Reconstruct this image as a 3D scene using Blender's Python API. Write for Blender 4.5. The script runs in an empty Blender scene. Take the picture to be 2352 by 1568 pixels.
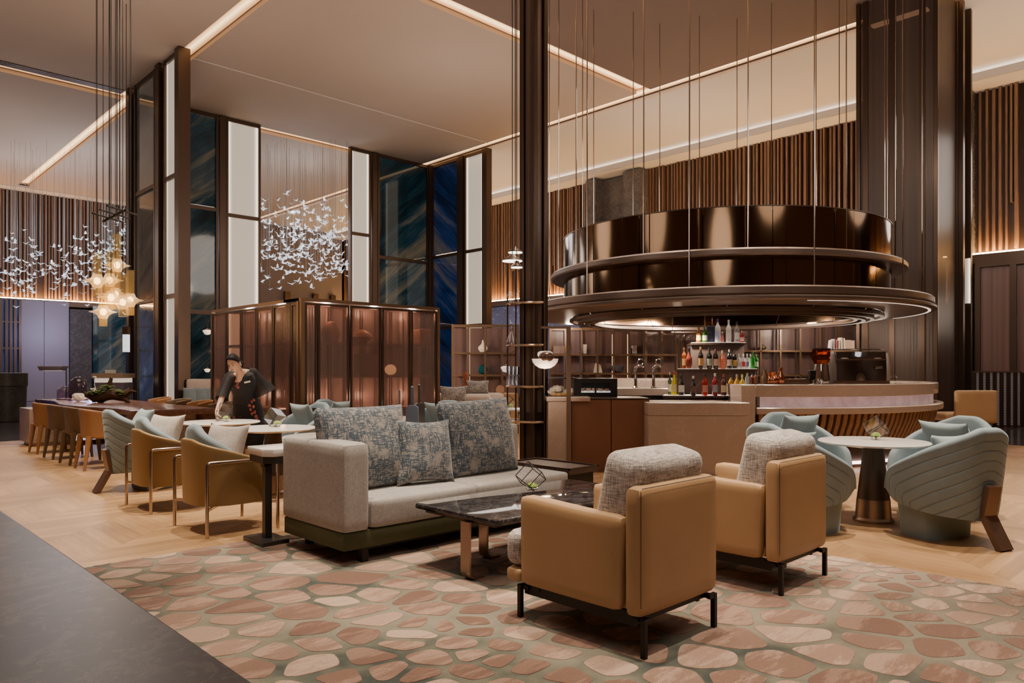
import bpy, bmesh, math, random
from math import sin, cos, pi, radians, atan2, sqrt, floor
from mathutils import Vector, Matrix, Euler
RND = random.Random(7)
SC = bpy.context.scene
C = SC.collection
# ---- camera model: eye 1.35 m above the floor, world X and Y run along the room's two wall directions
H = 1.35; FP = 1700.0
YAW = math.atan(1647/1700)
FX, FY = sin(YAW), cos(YAW)
RX, RY = FY, -FX
CF = Matrix(((RX, FX, 0, 0), (RY, FY, 0, 0), (0, 0, 1, 0), (0, 0, 0, 1)))   # bar frame: x to the right, y away
BARROT = atan2(RY, RX)
def W(px, d, z=0.0):
    X = (px-1176)/FP*d
    return Vector((FX*d+RX*X, FY*d+RY*X, z))
def G(px, py, z=0.0): return W(px, FP*(H-z)/(py-848), z)
def ZY(py, d): return H-(py-848)*d/FP
def cc(px, py, d): return Vector(((px-1176)/FP*d, d, ZY(py, d)))
def T_on_s(px, s):
    r = (px-1176)/FP; return (RX*s-r*FX*s)/(FX+FY*r)
def S_on_t(px, t):
    r = (px-1176)/FP; return t*(FX+r*FY)/(FY-r*FX)
def lerp(a, b, t): return a+(b-a)*t
def sstep(a, b, x):
    t = min(1, max(0, (x-a)/(b-a))); return t*t*(3-2*t)

# ---- mesh building
class MB:
    def __init__(s, M=None): s.bm = bmesh.new(); s.M = M
    def _add(s, t, M=None):
        if M is not None: bmesh.ops.transform(t, matrix=M, verts=t.verts)
        if s.M is not None: bmesh.ops.transform(t, matrix=s.M, verts=t.verts)
        me = bpy.data.meshes.new('tmp'); t.to_mesh(me); t.free(); s.bm.from_mesh(me); bpy.data.meshes.remove(me)
        return s
    def box(s, x0, x1, y0, y1, z0, z1, bev=0, seg=2, M=None):
        t = bmesh.new(); bmesh.ops.create_cube(t, size=1)
        for v in t.verts: v.co = Vector((lerp(x0, x1, v.co.x+.5), lerp(y0, y1, v.co.y+.5), lerp(z0, z1, v.co.z+.5)))
        if bev: bmesh.ops.bevel(t, geom=t.edges[:], offset=bev, segments=seg, profile=.5, affect='EDGES')
        return s._add(t, M)
    def soft(s, x0, x1, y0, y1, z0, z1, bev=.05, puff=.0, n=8, M=None):
        # upholstered block: subdivided bevelled box with crowned faces
        t = bmesh.new(); bmesh.ops.create_cube(t, size=1)
        bmesh.ops.subdivide_edges(t, edges=t.edges[:], cuts=n, use_grid_fill=True)
        sx, sy, sz = x1-x0, y1-y0, z1-z0
        c = Vector(((x0+x1)/2, (y0+y1)/2, (z0+z1)/2)); hs = Vector((sx/2, sy/2, sz/2))
        b = min(bev, min(hs)*.98)
        for v in t.verts:
            p = Vector((v.co.x*2, v.co.y*2, v.co.z*2))
            q = Vector((p.x*hs.x, p.y*hs.y, p.z*hs.z))
            # squeeze samples towards the rim so that the rounding is well sampled
            for k in range(3):
                e = abs(p[k]); e2 = e**.6 if e > 0 else 0
                q[k] = math.copysign(e2*hs[k], p[k])
            inner = Vector([max(-hs[k]+b, min(hs[k]-b, q[k])) for k in range(3)])
            dlt = q-inner
            if dlt.length > 1e-6: q = inner+dlt.normalized()*b
            else: q = q
            if puff:
                for k in range(3):
                    o = [j for j in range(3) if j != k]
                    w = max(0, 1-(q[o[0]]/hs[o[0]])**2)*max(0, 1-(q[o[1]]/hs[o[1]])**2)
                    q[k] += puff*(q[k]/hs[k])*w*(1 if hs[k] <= max(hs) else 1)
            v.co = c+q
        bmesh.ops.recalc_face_normals(t, faces=t.faces[:])
        return s._add(t, M)
    def cyl(s, p0, p1, r0, r1=None, n=16, caps=True):
        return s.tube([p0, p1], [r0, r0 if r1 is None else r1], n, caps)
    def tube(s, pts, r, n=8, caps=True, closed=False, flat=None):
        pts = [Vector(p) for p in pts]; m = len(pts)
        rs = r if isinstance(r, (list, tuple)) else [r]*m
        t = bmesh.new(); rings = []
        up = Vector((0, 0, 1)); prev = None
        for i, p in enumerate(pts):
            if closed: d = pts[(i+1) % m]-pts[i-1]
            else: d = pts[min(i+1, m-1)]-pts[max(i-1, 0)]
            d.normalize()
            if prev is None:
                a = up.cross(d)
                if a.length < 1e-3: a = Vector((1, 0, 0))
            else: a = prev-d*prev.dot(d)
            a.normalize(); prev = a; b = d.cross(a)
            fa, fb = flat if flat else (1, 1)
            rings.append([t.verts.new(p+a*cos(2*pi*k/n)*rs[i]*fa+b*sin(2*pi*k/n)*rs[i]*fb) for k in range(n)])
        for i in range(m if closed else m-1):
            A, B = rings[i], rings[(i+1) % m]
            for k in range(n): t.faces.new((A[k], A[(k+1) % n], B[(k+1) % n], B[k]))
        if caps and not closed:
            t.faces.new(rings[0][::-1]); t.faces.new(rings[-1])
        return s._add(t)
    def bar(s, p0, p1, w, h, up=(0, 0, 1)):
        # square bar between two points
        p0, p1 = Vector(p0), Vector(p1); d = (p1-p0).normalized(); u = Vector(up)
        a = d.cross(u)
        if a.length < 1e-3: a = d.cross(Vector((1, 0, 0)))
        a.normalize(); b = a.cross(d)
        t = bmesh.new(); R = []
        for p in (p0, p1): R.append([t.verts.new(p+a*i*w/2+b*j*h/2) for i, j in ((-1, -1), (1, -1), (1, 1), (-1, 1))])
        for k in range(4): t.faces.new((R[0][k], R[0][(k+1) % 4], R[1][(k+1) % 4], R[1][k]))
        t.faces.new(R[0][::-1]); t.faces.new(R[1])
        bmesh.ops.recalc_face_normals(t, faces=t.faces[:])
        return s._add(t)
    def strip(s, pts, w, th, side):
        # flat bar of width w swept through pts; side = width direction
        pts = [Vector(p) for p in pts]; sd = Vector(side).normalized(); t = bmesh.new(); R = []
        for i, p in enumerate(pts):
            d = (pts[min(i+1, len(pts)-1)]-pts[max(i-1, 0)]).normalized(); nn = d.cross(sd).normalized()
            R.append([t.verts.new(p+sd*a*w/2+nn*b*th/2) for a, b in ((-1, -1), (1, -1), (1, 1), (-1, 1))])
        for i in range(len(R)-1):
            for k in range(4): t.faces.new((R[i][k], R[i][(k+1) % 4], R[i+1][(k+1) % 4], R[i+1][k]))
        t.faces.new(R[0][::-1]); t.faces.new(R[-1])
        bmesh.ops.recalc_face_normals(t, faces=t.faces[:])
        return s._add(t)
    def lathe(s, prof, n=32, c=(0, 0, 0), M=None):
        t = bmesh.new(); rings = []
        for r, z in prof:
            if r < 1e-5: rings.append([t.verts.new((c[0], c[1], c[2]+z))])
            else: rings.append([t.verts.new((c[0]+r*cos(2*pi*k/n), c[1]+r*sin(2*pi*k/n), c[2]+z)) for k in range(n)])
        for A, B in zip(rings, rings[1:]):
            if len(A) == 1 and len(B) == 1: continue
            for k in range(n):
                k2 = (k+1) % n
                if len(A) == 1: t.faces.new((A[0], B[k2], B[k]))
                elif len(B) == 1: t.faces.new((A[k], A[k2], B[0]))
                else: t.faces.new((A[k], A[k2], B[k2], B[k]))
        bmesh.ops.recalc_face_normals(t, faces=t.faces[:])
        return s._add(t, M)
    def arc(s, c, prof, a0, a1, n=48, closed_prof=True, caps=True):
        # sweep a (r, z) profile about the vertical through c; angle 0 points at -y, positive towards +x
        t = bmesh.new(); R = []
        full = abs(a1-a0) > 2*pi-1e-4
        cnt = n if full else n+1
        for i in range(cnt):
            a = lerp(a0, a1, i/n)
            R.append([t.verts.new((c[0]+r*sin(a), c[1]-r*cos(a), z)) for r, z in prof])
        m = len(prof)
        for i in range(n):
            A, B = R[i], R[(i+1) % cnt]
            for k in range(m if closed_prof else m-1): t.faces.new((A[k], A[(k+1) % m], B[(k+1) % m], B[k]))
        if not full and caps and closed_prof: t.faces.new(R[0]); t.faces.new(R[-1][::-1])
        bmesh.ops.recalc_face_normals(t, faces=t.faces[:])
        return s._add(t)
    def prism(s, pts, z0, z1, bev=0, M=None, seg=2):
        t = bmesh.new()
        b = [t.verts.new((x, y, z0)) for x, y in pts]; u = [t.verts.new((x, y, z1)) for x, y in pts]
        n = len(pts)
        t.faces.new(b[::-1]); t.faces.new(u)
        for k in range(n): t.faces.new((b[k], b[(k+1) % n], u[(k+1) % n], u[k]))
        bmesh.ops.recalc_face_normals(t, faces=t.faces[:])
        if bev:
            es = [e for e in t.edges if abs(e.verts[0].co.z-e.verts[1].co.z) < 1e-6]
            bmesh.ops.bevel(t, geom=es, offset=bev, segments=seg, profile=.5, affect='EDGES')
        return s._add(t, M)
    def grid(s, fn, nu, nv, closeu=False, M=None):
        t = bmesh.new()
        V = [[t.verts.new(fn(i/nu, j/nv)) for j in range(nv+1)] for i in range(nu if closeu else nu+1)]
        for i in range(nu):
            for j in range(nv):
                A, B = V[i], V[(i+1) % len(V)]
                t.faces.new((A[j], B[j], B[j+1], A[j+1]))
        bmesh.ops.recalc_face_normals(t, faces=t.faces[:])
        return s._add(t, M)
    def ball(s, c, r, sc=(1, 1, 1), n=16, M=None):
        t = bmesh.new(); bmesh.ops.create_uvsphere(t, u_segments=n, v_segments=max(6, n*2//3), radius=1)
        for v in t.verts: v.co = Vector((c[0]+v.co.x*r*sc[0], c[1]+v.co.y*r*sc[1], c[2]+v.co.z*r*sc[2]))
        return s._add(t, M)
    def pillow(s, w, h, th, n=18, pinch=.07, M=None, seed=0):
        # scatter cushion in the xz plane, thickness along y
        rr = random.Random(seed); ph = rr.uniform(0, 6); t = bmesh.new(); F = {}
        for side in (-1, 1):
            for i in range(n+1):
                for j in range(n+1):
                    u, v = 2*i/n-1, 2*j/n-1
                    edge = i in (0, n) or j in (0, n)
                    if side == 1 and edge: F[1, i, j] = F[-1, i, j]; continue
                    k = max(0, (1-u*u)*(1-v*v))
                    y = side*th/2*k**.42*(1+.07*sin(3*u+ph)*cos(4*v+ph))
                    x = w/2*u*(1-pinch*(1-v*v)*abs(u)**3); z = h/2*v*(1-pinch*(1-u*u)*abs(v)**3)
                    F[side, i, j] = t.verts.new((x, y, z))
            for i in range(n):
                for j in range(n):
                    t.faces.new([F[side, a, b] for a, b in ((i, j), (i+1, j), (i+1, j+1), (i, j+1))])
        bmesh.ops.recalc_face_normals(t, faces=t.faces[:])
        return s._add(t, M)

def obj(name, mb, mat, parent=None, smooth=True, ang=38, label=None, kind=None):
    me = bpy.data.meshes.new(name); mb.bm.to_mesh(me); mb.bm.free()
    if smooth:
        me.shade_smooth(); me.set_sharp_from_angle(angle=radians(ang))
    me.materials.append(mat)
    o = bpy.data.objects.new(name, me); C.objects.link(o)
    if parent: o.parent = parent
    if label: o['label'] = label
    if kind: o['kind'] = kind
    return o
def tag(o, label, cat, group=None):
    o['label'] = label; o['category'] = cat
    if group: o['group'] = group
    return o
def thing(name, label, cat, loc=(0, 0, 0), rot=0, group=None):
    o = bpy.data.objects.new(name, None); C.objects.link(o); o.empty_display_size = .1
    o.location = loc
    o.rotation_euler = rot if isinstance(rot, (tuple, list, Euler)) else (0, 0, rot)
    return tag(o, label, cat, group)
def struct(name, mb, mat, smooth=False):
    return obj(name, mb, mat, None, smooth, kind='structure')
def dup(root, label, loc=None, rot=None, group=None):
    def cp(o, par):
        c = o.copy(); C.objects.link(c); c.parent = par
        for ch in list(o.children): cp(ch, c)
        return c
    r = cp(root, None)
    if loc is not None: r.location = loc
    if rot is not None: r.rotation_euler = rot if isinstance(rot, (tuple, list, Euler)) else (0, 0, rot)
    r['label'] = label
    if group: r['group'] = group
    return r
def face(dx, dy): return atan2(dy, dx)-pi/2      # rotation that turns local +Y to (dx, dy)

# ---- materials
class NT:
    def __init__(s, name):
        s.m = bpy.data.materials.new(name); s.m.use_nodes = True; s.t = s.m.node_tree
        s.b = s.t.nodes['Principled BSDF']; s.out = s.t.nodes['Material Output']
    def n(s, typ, ins=None, **kw):
        x = s.t.nodes.new('ShaderNode'+typ)
        for k, v in kw.items(): setattr(x, k, v)
        for k, v in (ins or {}).items(): s.set(x, k, v)
        return x
    def set(s, node, k, v):
        i = node.inputs[k]
        if hasattr(v, 'is_linked') or isinstance(v, bpy.types.NodeSocket): s.t.links.new(v, i)
        elif isinstance(v, bpy.types.Node): s.t.links.new(v.outputs[0], i)
        else:
            if isinstance(v, (tuple, list)) and len(v) == 3 and i.type == 'RGBA': v = (*v, 1)
            i.default_value = v
    def P(s, **kw):
        for k, v in kw.items(): s.set(s.b, k.replace('_', ' '), v)
        return s
    def obj(s): return s.n('TexCoord').outputs['Object']
    def pos(s): return s.n('NewGeometry').outputs['Position']
    def mapv(s, vec, scale=(1, 1, 1), rot=(0, 0, 0), loc=(0, 0, 0)):
        return s.n('Mapping', {'Vector': vec, 'Scale': scale, 'Rotation': rot, 'Location': loc}).outputs[0]
    def noise(s, vec, scale, detail=3, rough=.5, dist=0):
        return s.n('TexNoise', {'Vector': vec, 'Scale': scale, 'Detail': detail, 'Roughness': rough, 'Distortion': dist}).outputs[0]
    def ramp(s, fac, stops, interp='LINEAR'):
        r = s.n('ValToRGB', {'Fac': fac}); r.color_ramp.interpolation = interp
        e = r.color_ramp.elements
        while len(e) < len(stops): e.new(.5)
        for k, (p, c) in enumerate(stops):
            e[k].position = p
            if not isinstance(c, (tuple, list)): c = (c, c, c)
            e[k].color = (*c, 1) if len(c) == 3 else c
        return r.outputs[0]
    def mix(s, fac, a, b, mode='MIX'):
        x = s.n('Mix', None, data_type='RGBA', blend_type=mode)
        for i, v in ((0, fac), (6, a), (7, b)):
            if isinstance(v, bpy.types.NodeSocket): s.t.links.new(v, x.inputs[i])
            else: x.inputs[i].default_value = (*v, 1) if isinstance(v, (tuple, list)) and len(v) == 3 else v
        return x.outputs[2]
    def math(s, op, a, b=0.0, c=None, clamp=False):
        x = s.n('Math', None, operation=op); x.use_clamp = clamp
        for i, v in enumerate((a, b, c)):
            if v is None: continue
            if isinstance(v, bpy.types.NodeSocket): s.t.links.new(v, x.inputs[i])
            else: x.inputs[i].default_value = v
        return x.outputs[0]
    def xyz(s, vec): return s.n('SeparateXYZ', {'Vector': vec}).outputs
    def comb(s, x, y, z=0.0): return s.n('CombineXYZ', {'X': x, 'Y': y, 'Z': z}).outputs[0]
    def bump(s, h, dist=.01, st=1.0):
        s.set(s.b, 'Normal', s.n('Bump', {'Height': h, 'Distance': dist, 'Strength': st})); return s
    def through(s, fac, col=(1, 1, 1)):
        # see-through share of a thin pane
        tr = s.n('BsdfTransparent', {'Color': col}); mx = s.n('MixShader', {0: fac})
        s.t.links.new(s.b.outputs[0], mx.inputs[1]); s.t.links.new(tr.outputs[0], mx.inputs[2])
        s.t.links.new(mx.outputs[0], s.out.inputs[0]); return s
def plain(name, col, rough=.5, metal=0, var=0, vscale=8, **kw):
    m = NT(name); m.P(Base_Color=(*col, 1), Roughness=rough, Metallic=metal, **kw)
    if var:
        nz = m.noise(m.obj(), vscale, 4)
        m.P(Base_Color=m.mix(nz, tuple(c*(1-var) for c in col), tuple(min(1, c*(1+var)) for c in col)))
    return m.m
def emit(name, col, st):
    m = NT(name); m.P(Base_Color=(*col, 1), Emission_Color=(*col, 1), Emission_Strength=st, Roughness=.6); return m.m
def fabric(name, c1, c2, scale=220, bump=.002, sheen=.3, rough=.9):
    m = NT(name); o = m.obj()
    a = m.noise(m.mapv(o, (1, 1, .12)), scale, 2); b = m.noise(m.mapv(o, (.12, .12, 1)), scale, 2)
    w = m.math('ADD', m.math('MULTIPLY', a, .5), m.math('MULTIPLY', b, .5))
    big = m.noise(o, 4, 3)
    col = m.ramp(m.math('ADD', w, m.math('MULTIPLY', m.math('SUBTRACT', big, .5), .15)), [(.36, c1), (.64, c2)])
    m.P(Base_Color=col, Roughness=rough, Sheen_Weight=sheen, Sheen_Roughness=.4); m.bump(w, bump, .6); return m.m
def velvet(name, c, sheen=.7):
    m = NT(name); nz = m.noise(m.obj(), 5, 4, .6)
    lw = m.n('LayerWeight', {'Blend': .35}).outputs['Facing']
    base = m.mix(nz, tuple(x*.72 for x in c), tuple(min(1, x*1.2) for x in c))
    m.P(Base_Color=m.mix(m.math('MULTIPLY', lw, .5), base, tuple(min(1, x*1.7+.03) for x in c)), Roughness=.75, Sheen_Weight=sheen, Sheen_Roughness=.35, Sheen_Tint=(*[min(1, x*2) for x in c], 1))
    return m.m
def leather(name, c, rough=.42):
    m = NT(name); o = m.obj(); nz = m.noise(o, 3, 3); fine = m.n('TexVoronoi', {'Vector': o, 'Scale': 260}).outputs[0]
    m.P(Base_Color=m.mix(nz, tuple(x*.88 for x in c), tuple(min(1, x*1.1) for x in c)), Roughness=rough, Specular_IOR_Level=.4)
    m.bump(fine, .0006, .35); return m.m
def marble(name, base, vein, scale=2.0, rough=.12, amt=.5, dark=None, vd=6):
    m = NT(name); o = m.obj()
    warp = m.noise(o, scale*1.3, 5, .6)
    v = m.noise(m.n('VectorMath', {0: o, 1: m.n('VectorMath', {0: m.comb(warp, warp, warp), 1: (1.4, .6, .9)}, operation='MULTIPLY').outputs[0]}, operation='ADD').outputs[0], scale*1.5, 6, .65, .6)
    line = m.math('SUBTRACT', 1.0, m.math('MULTIPLY', m.math('ABSOLUTE', m.math('SUBTRACT', v, .5)), vd*3), clamp=True)
    line = m.math('POWER', line, 2.0)
    cloud = m.noise(o, scale*.8, 4)
    col = m.mix(cloud, dark or tuple(x*.8 for x in base), tuple(min(1, x*1.15) for x in base))
    m.P(Base_Color=m.mix(m.math('MULTIPLY', line, amt), col, vein), Roughness=rough); return m.m
def wood(name, c1, c2, scale=1.0, rough=.4, axis=2):
    m = NT(name); sc = [14*scale]*3; sc[axis] = .7*scale
    nz = m.noise(m.mapv(m.obj(), tuple(sc)), 3, 5, .6, .4)
    m.P(Base_Color=m.ramp(nz, [(.3, c1), (.7, c2)]), Roughness=rough); return m.m
def fluted(name, col, thru, freq=90, rough=.25, axis='X', tint=(.8, .6, .5)):
    # reeded, tinted glass: vertical flutes as bump, partly see-through
    m = NT(name); p = m.pos(); sp = m.xyz(p)
    wave = m.math('SINE', m.math('MULTIPLY', m.math('ADD', sp[0], m.math('MULTIPLY', sp[1], 1.0)), freq))
    w2 = m.noise(m.mapv(p, (9, 9, .04)), 1.5, 2)
    mot = m.noise(p, 60, 2)
    c = m.mix(w2, tuple(x*.45 for x in col), tuple(min(1, x*1.5) for x in col))
    c = m.mix(m.math('MULTIPLY', mot, .5), c, tuple(x*.5 for x in col))
    m.P(Base_Color=c, Roughness=rough, Specular_IOR_Level=.6)
    m.bump(wave, .0025, .3); m.through(thru, tint); return m.m
def glass(name, tint=(1, 1, 1), thru=.86, rough=.02, base=(.9, .92, .95)):
    m = NT(name)
    lw = m.n('LayerWeight', {'Blend': .25}).outputs['Facing']
    gl = m.n('BsdfGlossy', {'Color': base, 'Roughness': rough}); tr = m.n('BsdfTransparent', {'Color': tint})
    fac = m.math('ADD', (1-thru)*.25, m.math('MULTIPLY', m.math('POWER', lw, 1.6), .55), clamp=True)
    mx = m.n('MixShader', {0: fac}); m.t.links.new(tr.outputs[0], mx.inputs[1]); m.t.links.new(gl.outputs[0], mx.inputs[2])
    m.t.links.new(mx.outputs[0], m.out.inputs[0]); return m.m

MT = {}
MT['velvet'] = velvet('blue_grey_velvet', (.20, .26, .29))
MT['velvet_seam'] = velvet('channelled_blue_velvet', (.20, .26, .29))
def seam(mat):
    t = mat.node_tree; N = t.nodes.new
    def mth(op, a, b=None):
        x = N('ShaderNodeMath'); x.operation = op
        for i, v in enumerate((a, b)):
            if v is None: continue
            if isinstance(v, (int, float)): x.inputs[i].default_value = v
            else: t.links.new(v, x.inputs[i])
        return x.outputs[0]
    at = N('ShaderNodeAttribute'); at.attribute_name = 'seam'
    g = mth('DIVIDE', mth('SUBTRACT', at.outputs['Fac'], .06), .08)
    fr = mth('MULTIPLY', mth('ABSOLUTE', mth('SUBTRACT', g, mth('ROUND', g))), .08)
    ok = mth('GREATER_THAN', g, -.4)
    ln = mth('MULTIPLY', mth('POWER', 2.718, mth('MULTIPLY', mth('POWER', mth('DIVIDE', fr, .0055), 2.0), -1.0)), ok)
    puff = mth('MULTIPLY', mth('MULTIPLY', fr, 2.2), ok)
    b = N('ShaderNodeBump'); b.inputs['Distance'].default_value = .009; b.inputs['Strength'].default_value = .8
    t.links.new(mth('SUBTRACT', puff, ln), b.inputs['Height']); t.links.new(b.outputs[0], t.nodes['Principled BSDF'].inputs['Normal'])
    bs = t.nodes['Principled BSDF'].inputs['Base Color']; src = bs.links[0].from_socket
    mx = N('ShaderNodeMix'); mx.data_type = 'RGBA'; t.links.new(mth('MULTIPLY', ln, .30), mx.inputs[0]); t.links.new(src, mx.inputs[6]); mx.inputs[7].default_value = (.05, .06, .065, 1)
    t.links.new(mx.outputs[2], bs)
seam(MT['velvet_seam'])
MT['velvet_pillow'] = velvet('pale_blue_velvet', (.27, .345, .375))
MT['leather'] = leather('tan_leather', (.44, .275, .14))
MT['leather_ochre'] = leather('ochre_leather', (.30, .19, .08))
MT['leather_orange'] = leather('cognac_leather', (.33, .165, .07))
MT['leather_taupe'] = leather('taupe_leather', (.16, .105, .065))
MT['sofa'] = fabric('grey_linen', (.28, .26, .245), (.44, .415, .39), 260, .0015)
MT['tweed'] = fabric('cream_tweed', (.22, .185, .165), (.70, .65, .61), 150, .004, .2)
MT['pillow_cream'] = fabric('oatmeal_weave', (.40, .35, .31), (.60, .54, .49), 200, .002)
MT['pale_sofa'] = fabric('blush_weave', (.50, .40, .34), (.64, .53, .46), 200)
MT['olive'] = velvet('olive_velvet', (.055, .055, .018), .4)
MT['bronze'] = plain('dark_bronze', (.105, .07, .052), .38, .8)
MT['bronze_lt'] = plain('brushed_bronze', (.36, .25, .19), .3, .9)
MT['bronze_leg'] = plain('brown_bronze_leg', (.17, .105, .08), .35, .6)
MT['brass'] = plain('aged_brass', (.24, .155, .095), .4, .8)
MT['blackmetal'] = plain('black_metal', (.025, .022, .02), .45, .6)
MT['steel'] = plain('warm_polished_steel', (.52, .43, .37), .18, 1)
MT['chrome'] = plain('chrome', (.72, .70, .68), .08, 1)
MT['gunmetal'] = plain('gunmetal_paint', (.10, .095, .09), .35, .7)
MT['copper'] = plain('brown_copper_sheet', (.22, .105, .065), .42, .6, .12, 2)
MT['copper_shiny'] = plain('polished_copper', (.75, .32, .18), .15, 1)
MT['mirror'] = plain('bronze_mirror', (.17, .105, .062), .11, 1)
MT['ringmetal'] = plain('satin_bronze', (.20, .15, .125), .4, .85)
MT['blackmarble'] = marble('black_marble', (.016, .014, .016), (.22, .20, .20), 3.0, .06, .30)
MT['whitemarble'] = marble('white_stone', (.80, .77, .73), (.62, .58, .54), 1.5, .15, .25, (.76, .73, .69))
MT['taupe'] = marble('taupe_marble', (.41, .32, .265), (.60, .50, .43), 1.0, .18, .20, (.33, .25, .205), 14)
MT['travertine'] = marble('mottled_stone', (.36, .27, .21), (.62, .52, .44), 7, .3, .6, (.18, .13, .10), 4)
MT['darkstone'] = marble('dark_grey_stone', (.060, .050, .045), (.20, .165, .145), 2.2, .36, .30, (.036, .031, .029))
MT['darkstone'].node_tree.nodes['Principled BSDF'].inputs['Specular IOR Level'].default_value = .18
MT['greystone'] = marble('grey_pillar_stone', (.12, .105, .10), (.38, .33, .30), 3, .25, .4, (.07, .06, .06))
MT['ceiling'] = plain('ceiling_paint', (.50, .395, .32), .85, 0, .04, .5)
MT['ceiling_brown'] = plain('brown_ceiling', (.19, .13, .105), .8, 0, .06, .5)  # darker brown tone than the other ceiling slabs
MT['ceiling_white'] = plain('pale_ceiling_paint', (.68, .62, .56), .85, 0, .03, .5)
MT['slat'] = wood('walnut_slats', (.16, .082, .045), (.30, .165, .095), 1, .45, 2)
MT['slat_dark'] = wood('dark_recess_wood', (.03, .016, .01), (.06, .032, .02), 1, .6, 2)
MT['walnut'] = wood('dark_walnut_top', (.10, .042, .028), (.20, .092, .06), .6, .22, 1)
def cove(axis):
    m = NT('warm_cove_light'); g = m.xyz(m.n('TexCoord').outputs['Generated'])[axis]
    k = m.math('SUBTRACT', 1.0, m.math('ABSOLUTE', m.math('SUBTRACT', m.math('MULTIPLY', g, 2.0), 1.0)))
    k = m.math('POWER', k, 1.4)
    c = m.mix(k, (1, .50, .20), (1, .70, .34))
    m.P(Base_Color=c, Emission_Color=c, Emission_Strength=m.math('ADD', .55, m.math('MULTIPLY', k, 2.6)), Roughness=.6); return m.m
MT['cove_x'] = cove(0); MT['cove_y'] = cove(1)
MT['wallglow'] = emit('warm_wall_light', (1, .56, .20), 70)
MT['pinkglow'] = None
MT['coolglow'] = emit('white_edge_light', (1, .86, .66), 3.0)
MT['fluted'] = fluted('reeded_brown_glass', (.36, .27, .25), .64)
MT['fluted_copper'] = fluted('copper_mesh_glass', (.38, .27, .235), .35, 120)
MT['fluted_dark'] = fluted('reeded_smoked_glass', (.11, .075, .058), .25, 110, .4)
MT['glass'] = glass('clear_glass')
MT['smoke'] = glass('smoked_cloche_glass', (.72, .62, .66), .80)
MT['crystal'] = glass('cut_crystal', (.93, .95, 1), .45, .05, (.95, .96, 1))
MT['bracket'] = plain('dark_brushed_bronze', (.24, .165, .125), .35, .8)
MT['paper'] = plain('paper_label', (.78, .72, .62), .7)
MT['white'] = plain('white_ceramic', (.8, .78, .74), .3)
MT['lampglow'] = emit('opal_lamp_glass', (1, .84, .68), .62)
MT['bulb'] = emit('bulb_glow', (1, .74, .40), 12)
MT['skin'] = plain('skin', (.62, .37, .26), .5, 0, .06, 20, Subsurface_Weight=.05)
MT['hair'] = plain('black_hair', (.012, .010, .010), .6, Specular_IOR_Level=.15)
MT['cord'] = plain('black_cord', (.02, .017, .015), .5)
MT['green'] = plain('succulent_green', (.28, .42, .05), .5, 0, .35, 30)
MT['darkgreen'] = plain('moss_green', (.10, .17, .04), .6, 0, .45, 25)
MT['driftwood'] = plain('driftwood_bark', (.065, .035, .022), .75, 0, .5, 14)
MT['pebble'] = plain('white_pebbles', (.72, .68, .6), .7, 0, .2, 60)
MT['slateblue'] = plain('blue_grey_lacquer', (.085, .10, .14), .45, 0, .15, 5)
MT['interior'] = plain('dark_bronze_panel', (.075, .05, .042), .5, .2, .2, 3)
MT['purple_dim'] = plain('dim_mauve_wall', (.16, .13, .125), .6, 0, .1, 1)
MT['purple'] = plain('mauve_panel', (.20, .165, .19), .45, 0, .05, 2)
MT['navy'] = plain('navy_card', (.02, .025, .07), .5)
# ================= floor materials
def chevron():
    m = NT('oak_chevron'); x, y, z = m.xyz(m.pos())
    u = m.math('MULTIPLY', m.math('ADD', x, y), .70711); v = m.math('MULTIPLY', m.math('SUBTRACT', x, y), .70711)
    w = .62; pw = .15
    vv = m.math('PINGPONG', v, w); side = m.math('FLOOR', m.math('DIVIDE', v, w))
    p = m.math('ADD', u, vv); q = m.math('SUBTRACT', u, vv)
    pid = m.math('FLOOR', m.math('DIVIDE', p, pw)); fr = m.math('FRACT', m.math('DIVIDE', p, pw))
    rnd = m.n('TexWhiteNoise', {'Vector': m.comb(pid, side, 0.0)}, noise_dimensions='2D').outputs[0]
    r10 = m.math('MULTIPLY', rnd, 37.0)
    gr = m.noise(m.comb(m.math('MULTIPLY', p, 22.0), m.math('MULTIPLY', q, 1.6), r10), 1.0, 5, .62, .6)
    tone = m.math('ADD', m.math('MULTIPLY', rnd, .32), m.math('MULTIPLY', gr, .75))
    col = m.ramp(tone, [(.15, (.20, .115, .05)), (.5, (.335, .195, .092)), (.85, (.47, .29, .15))])
    e1 = m.math('MINIMUM', fr, m.math('SUBTRACT', 1.0, fr))
    e2 = m.math('MINIMUM', vv, m.math('SUBTRACT', w, vv))
    seam = m.math('MINIMUM', m.math('MULTIPLY', e1, pw), e2)
    sm = m.math('MULTIPLY', m.math('LESS_THAN', seam, .0022), .55)
    m.P(Base_Color=m.mix(sm, col, (.13, .08, .05)), Roughness=.38, Specular_IOR_Level=.35)
    m.bump(gr, .0008, .3); return m.m
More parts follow.
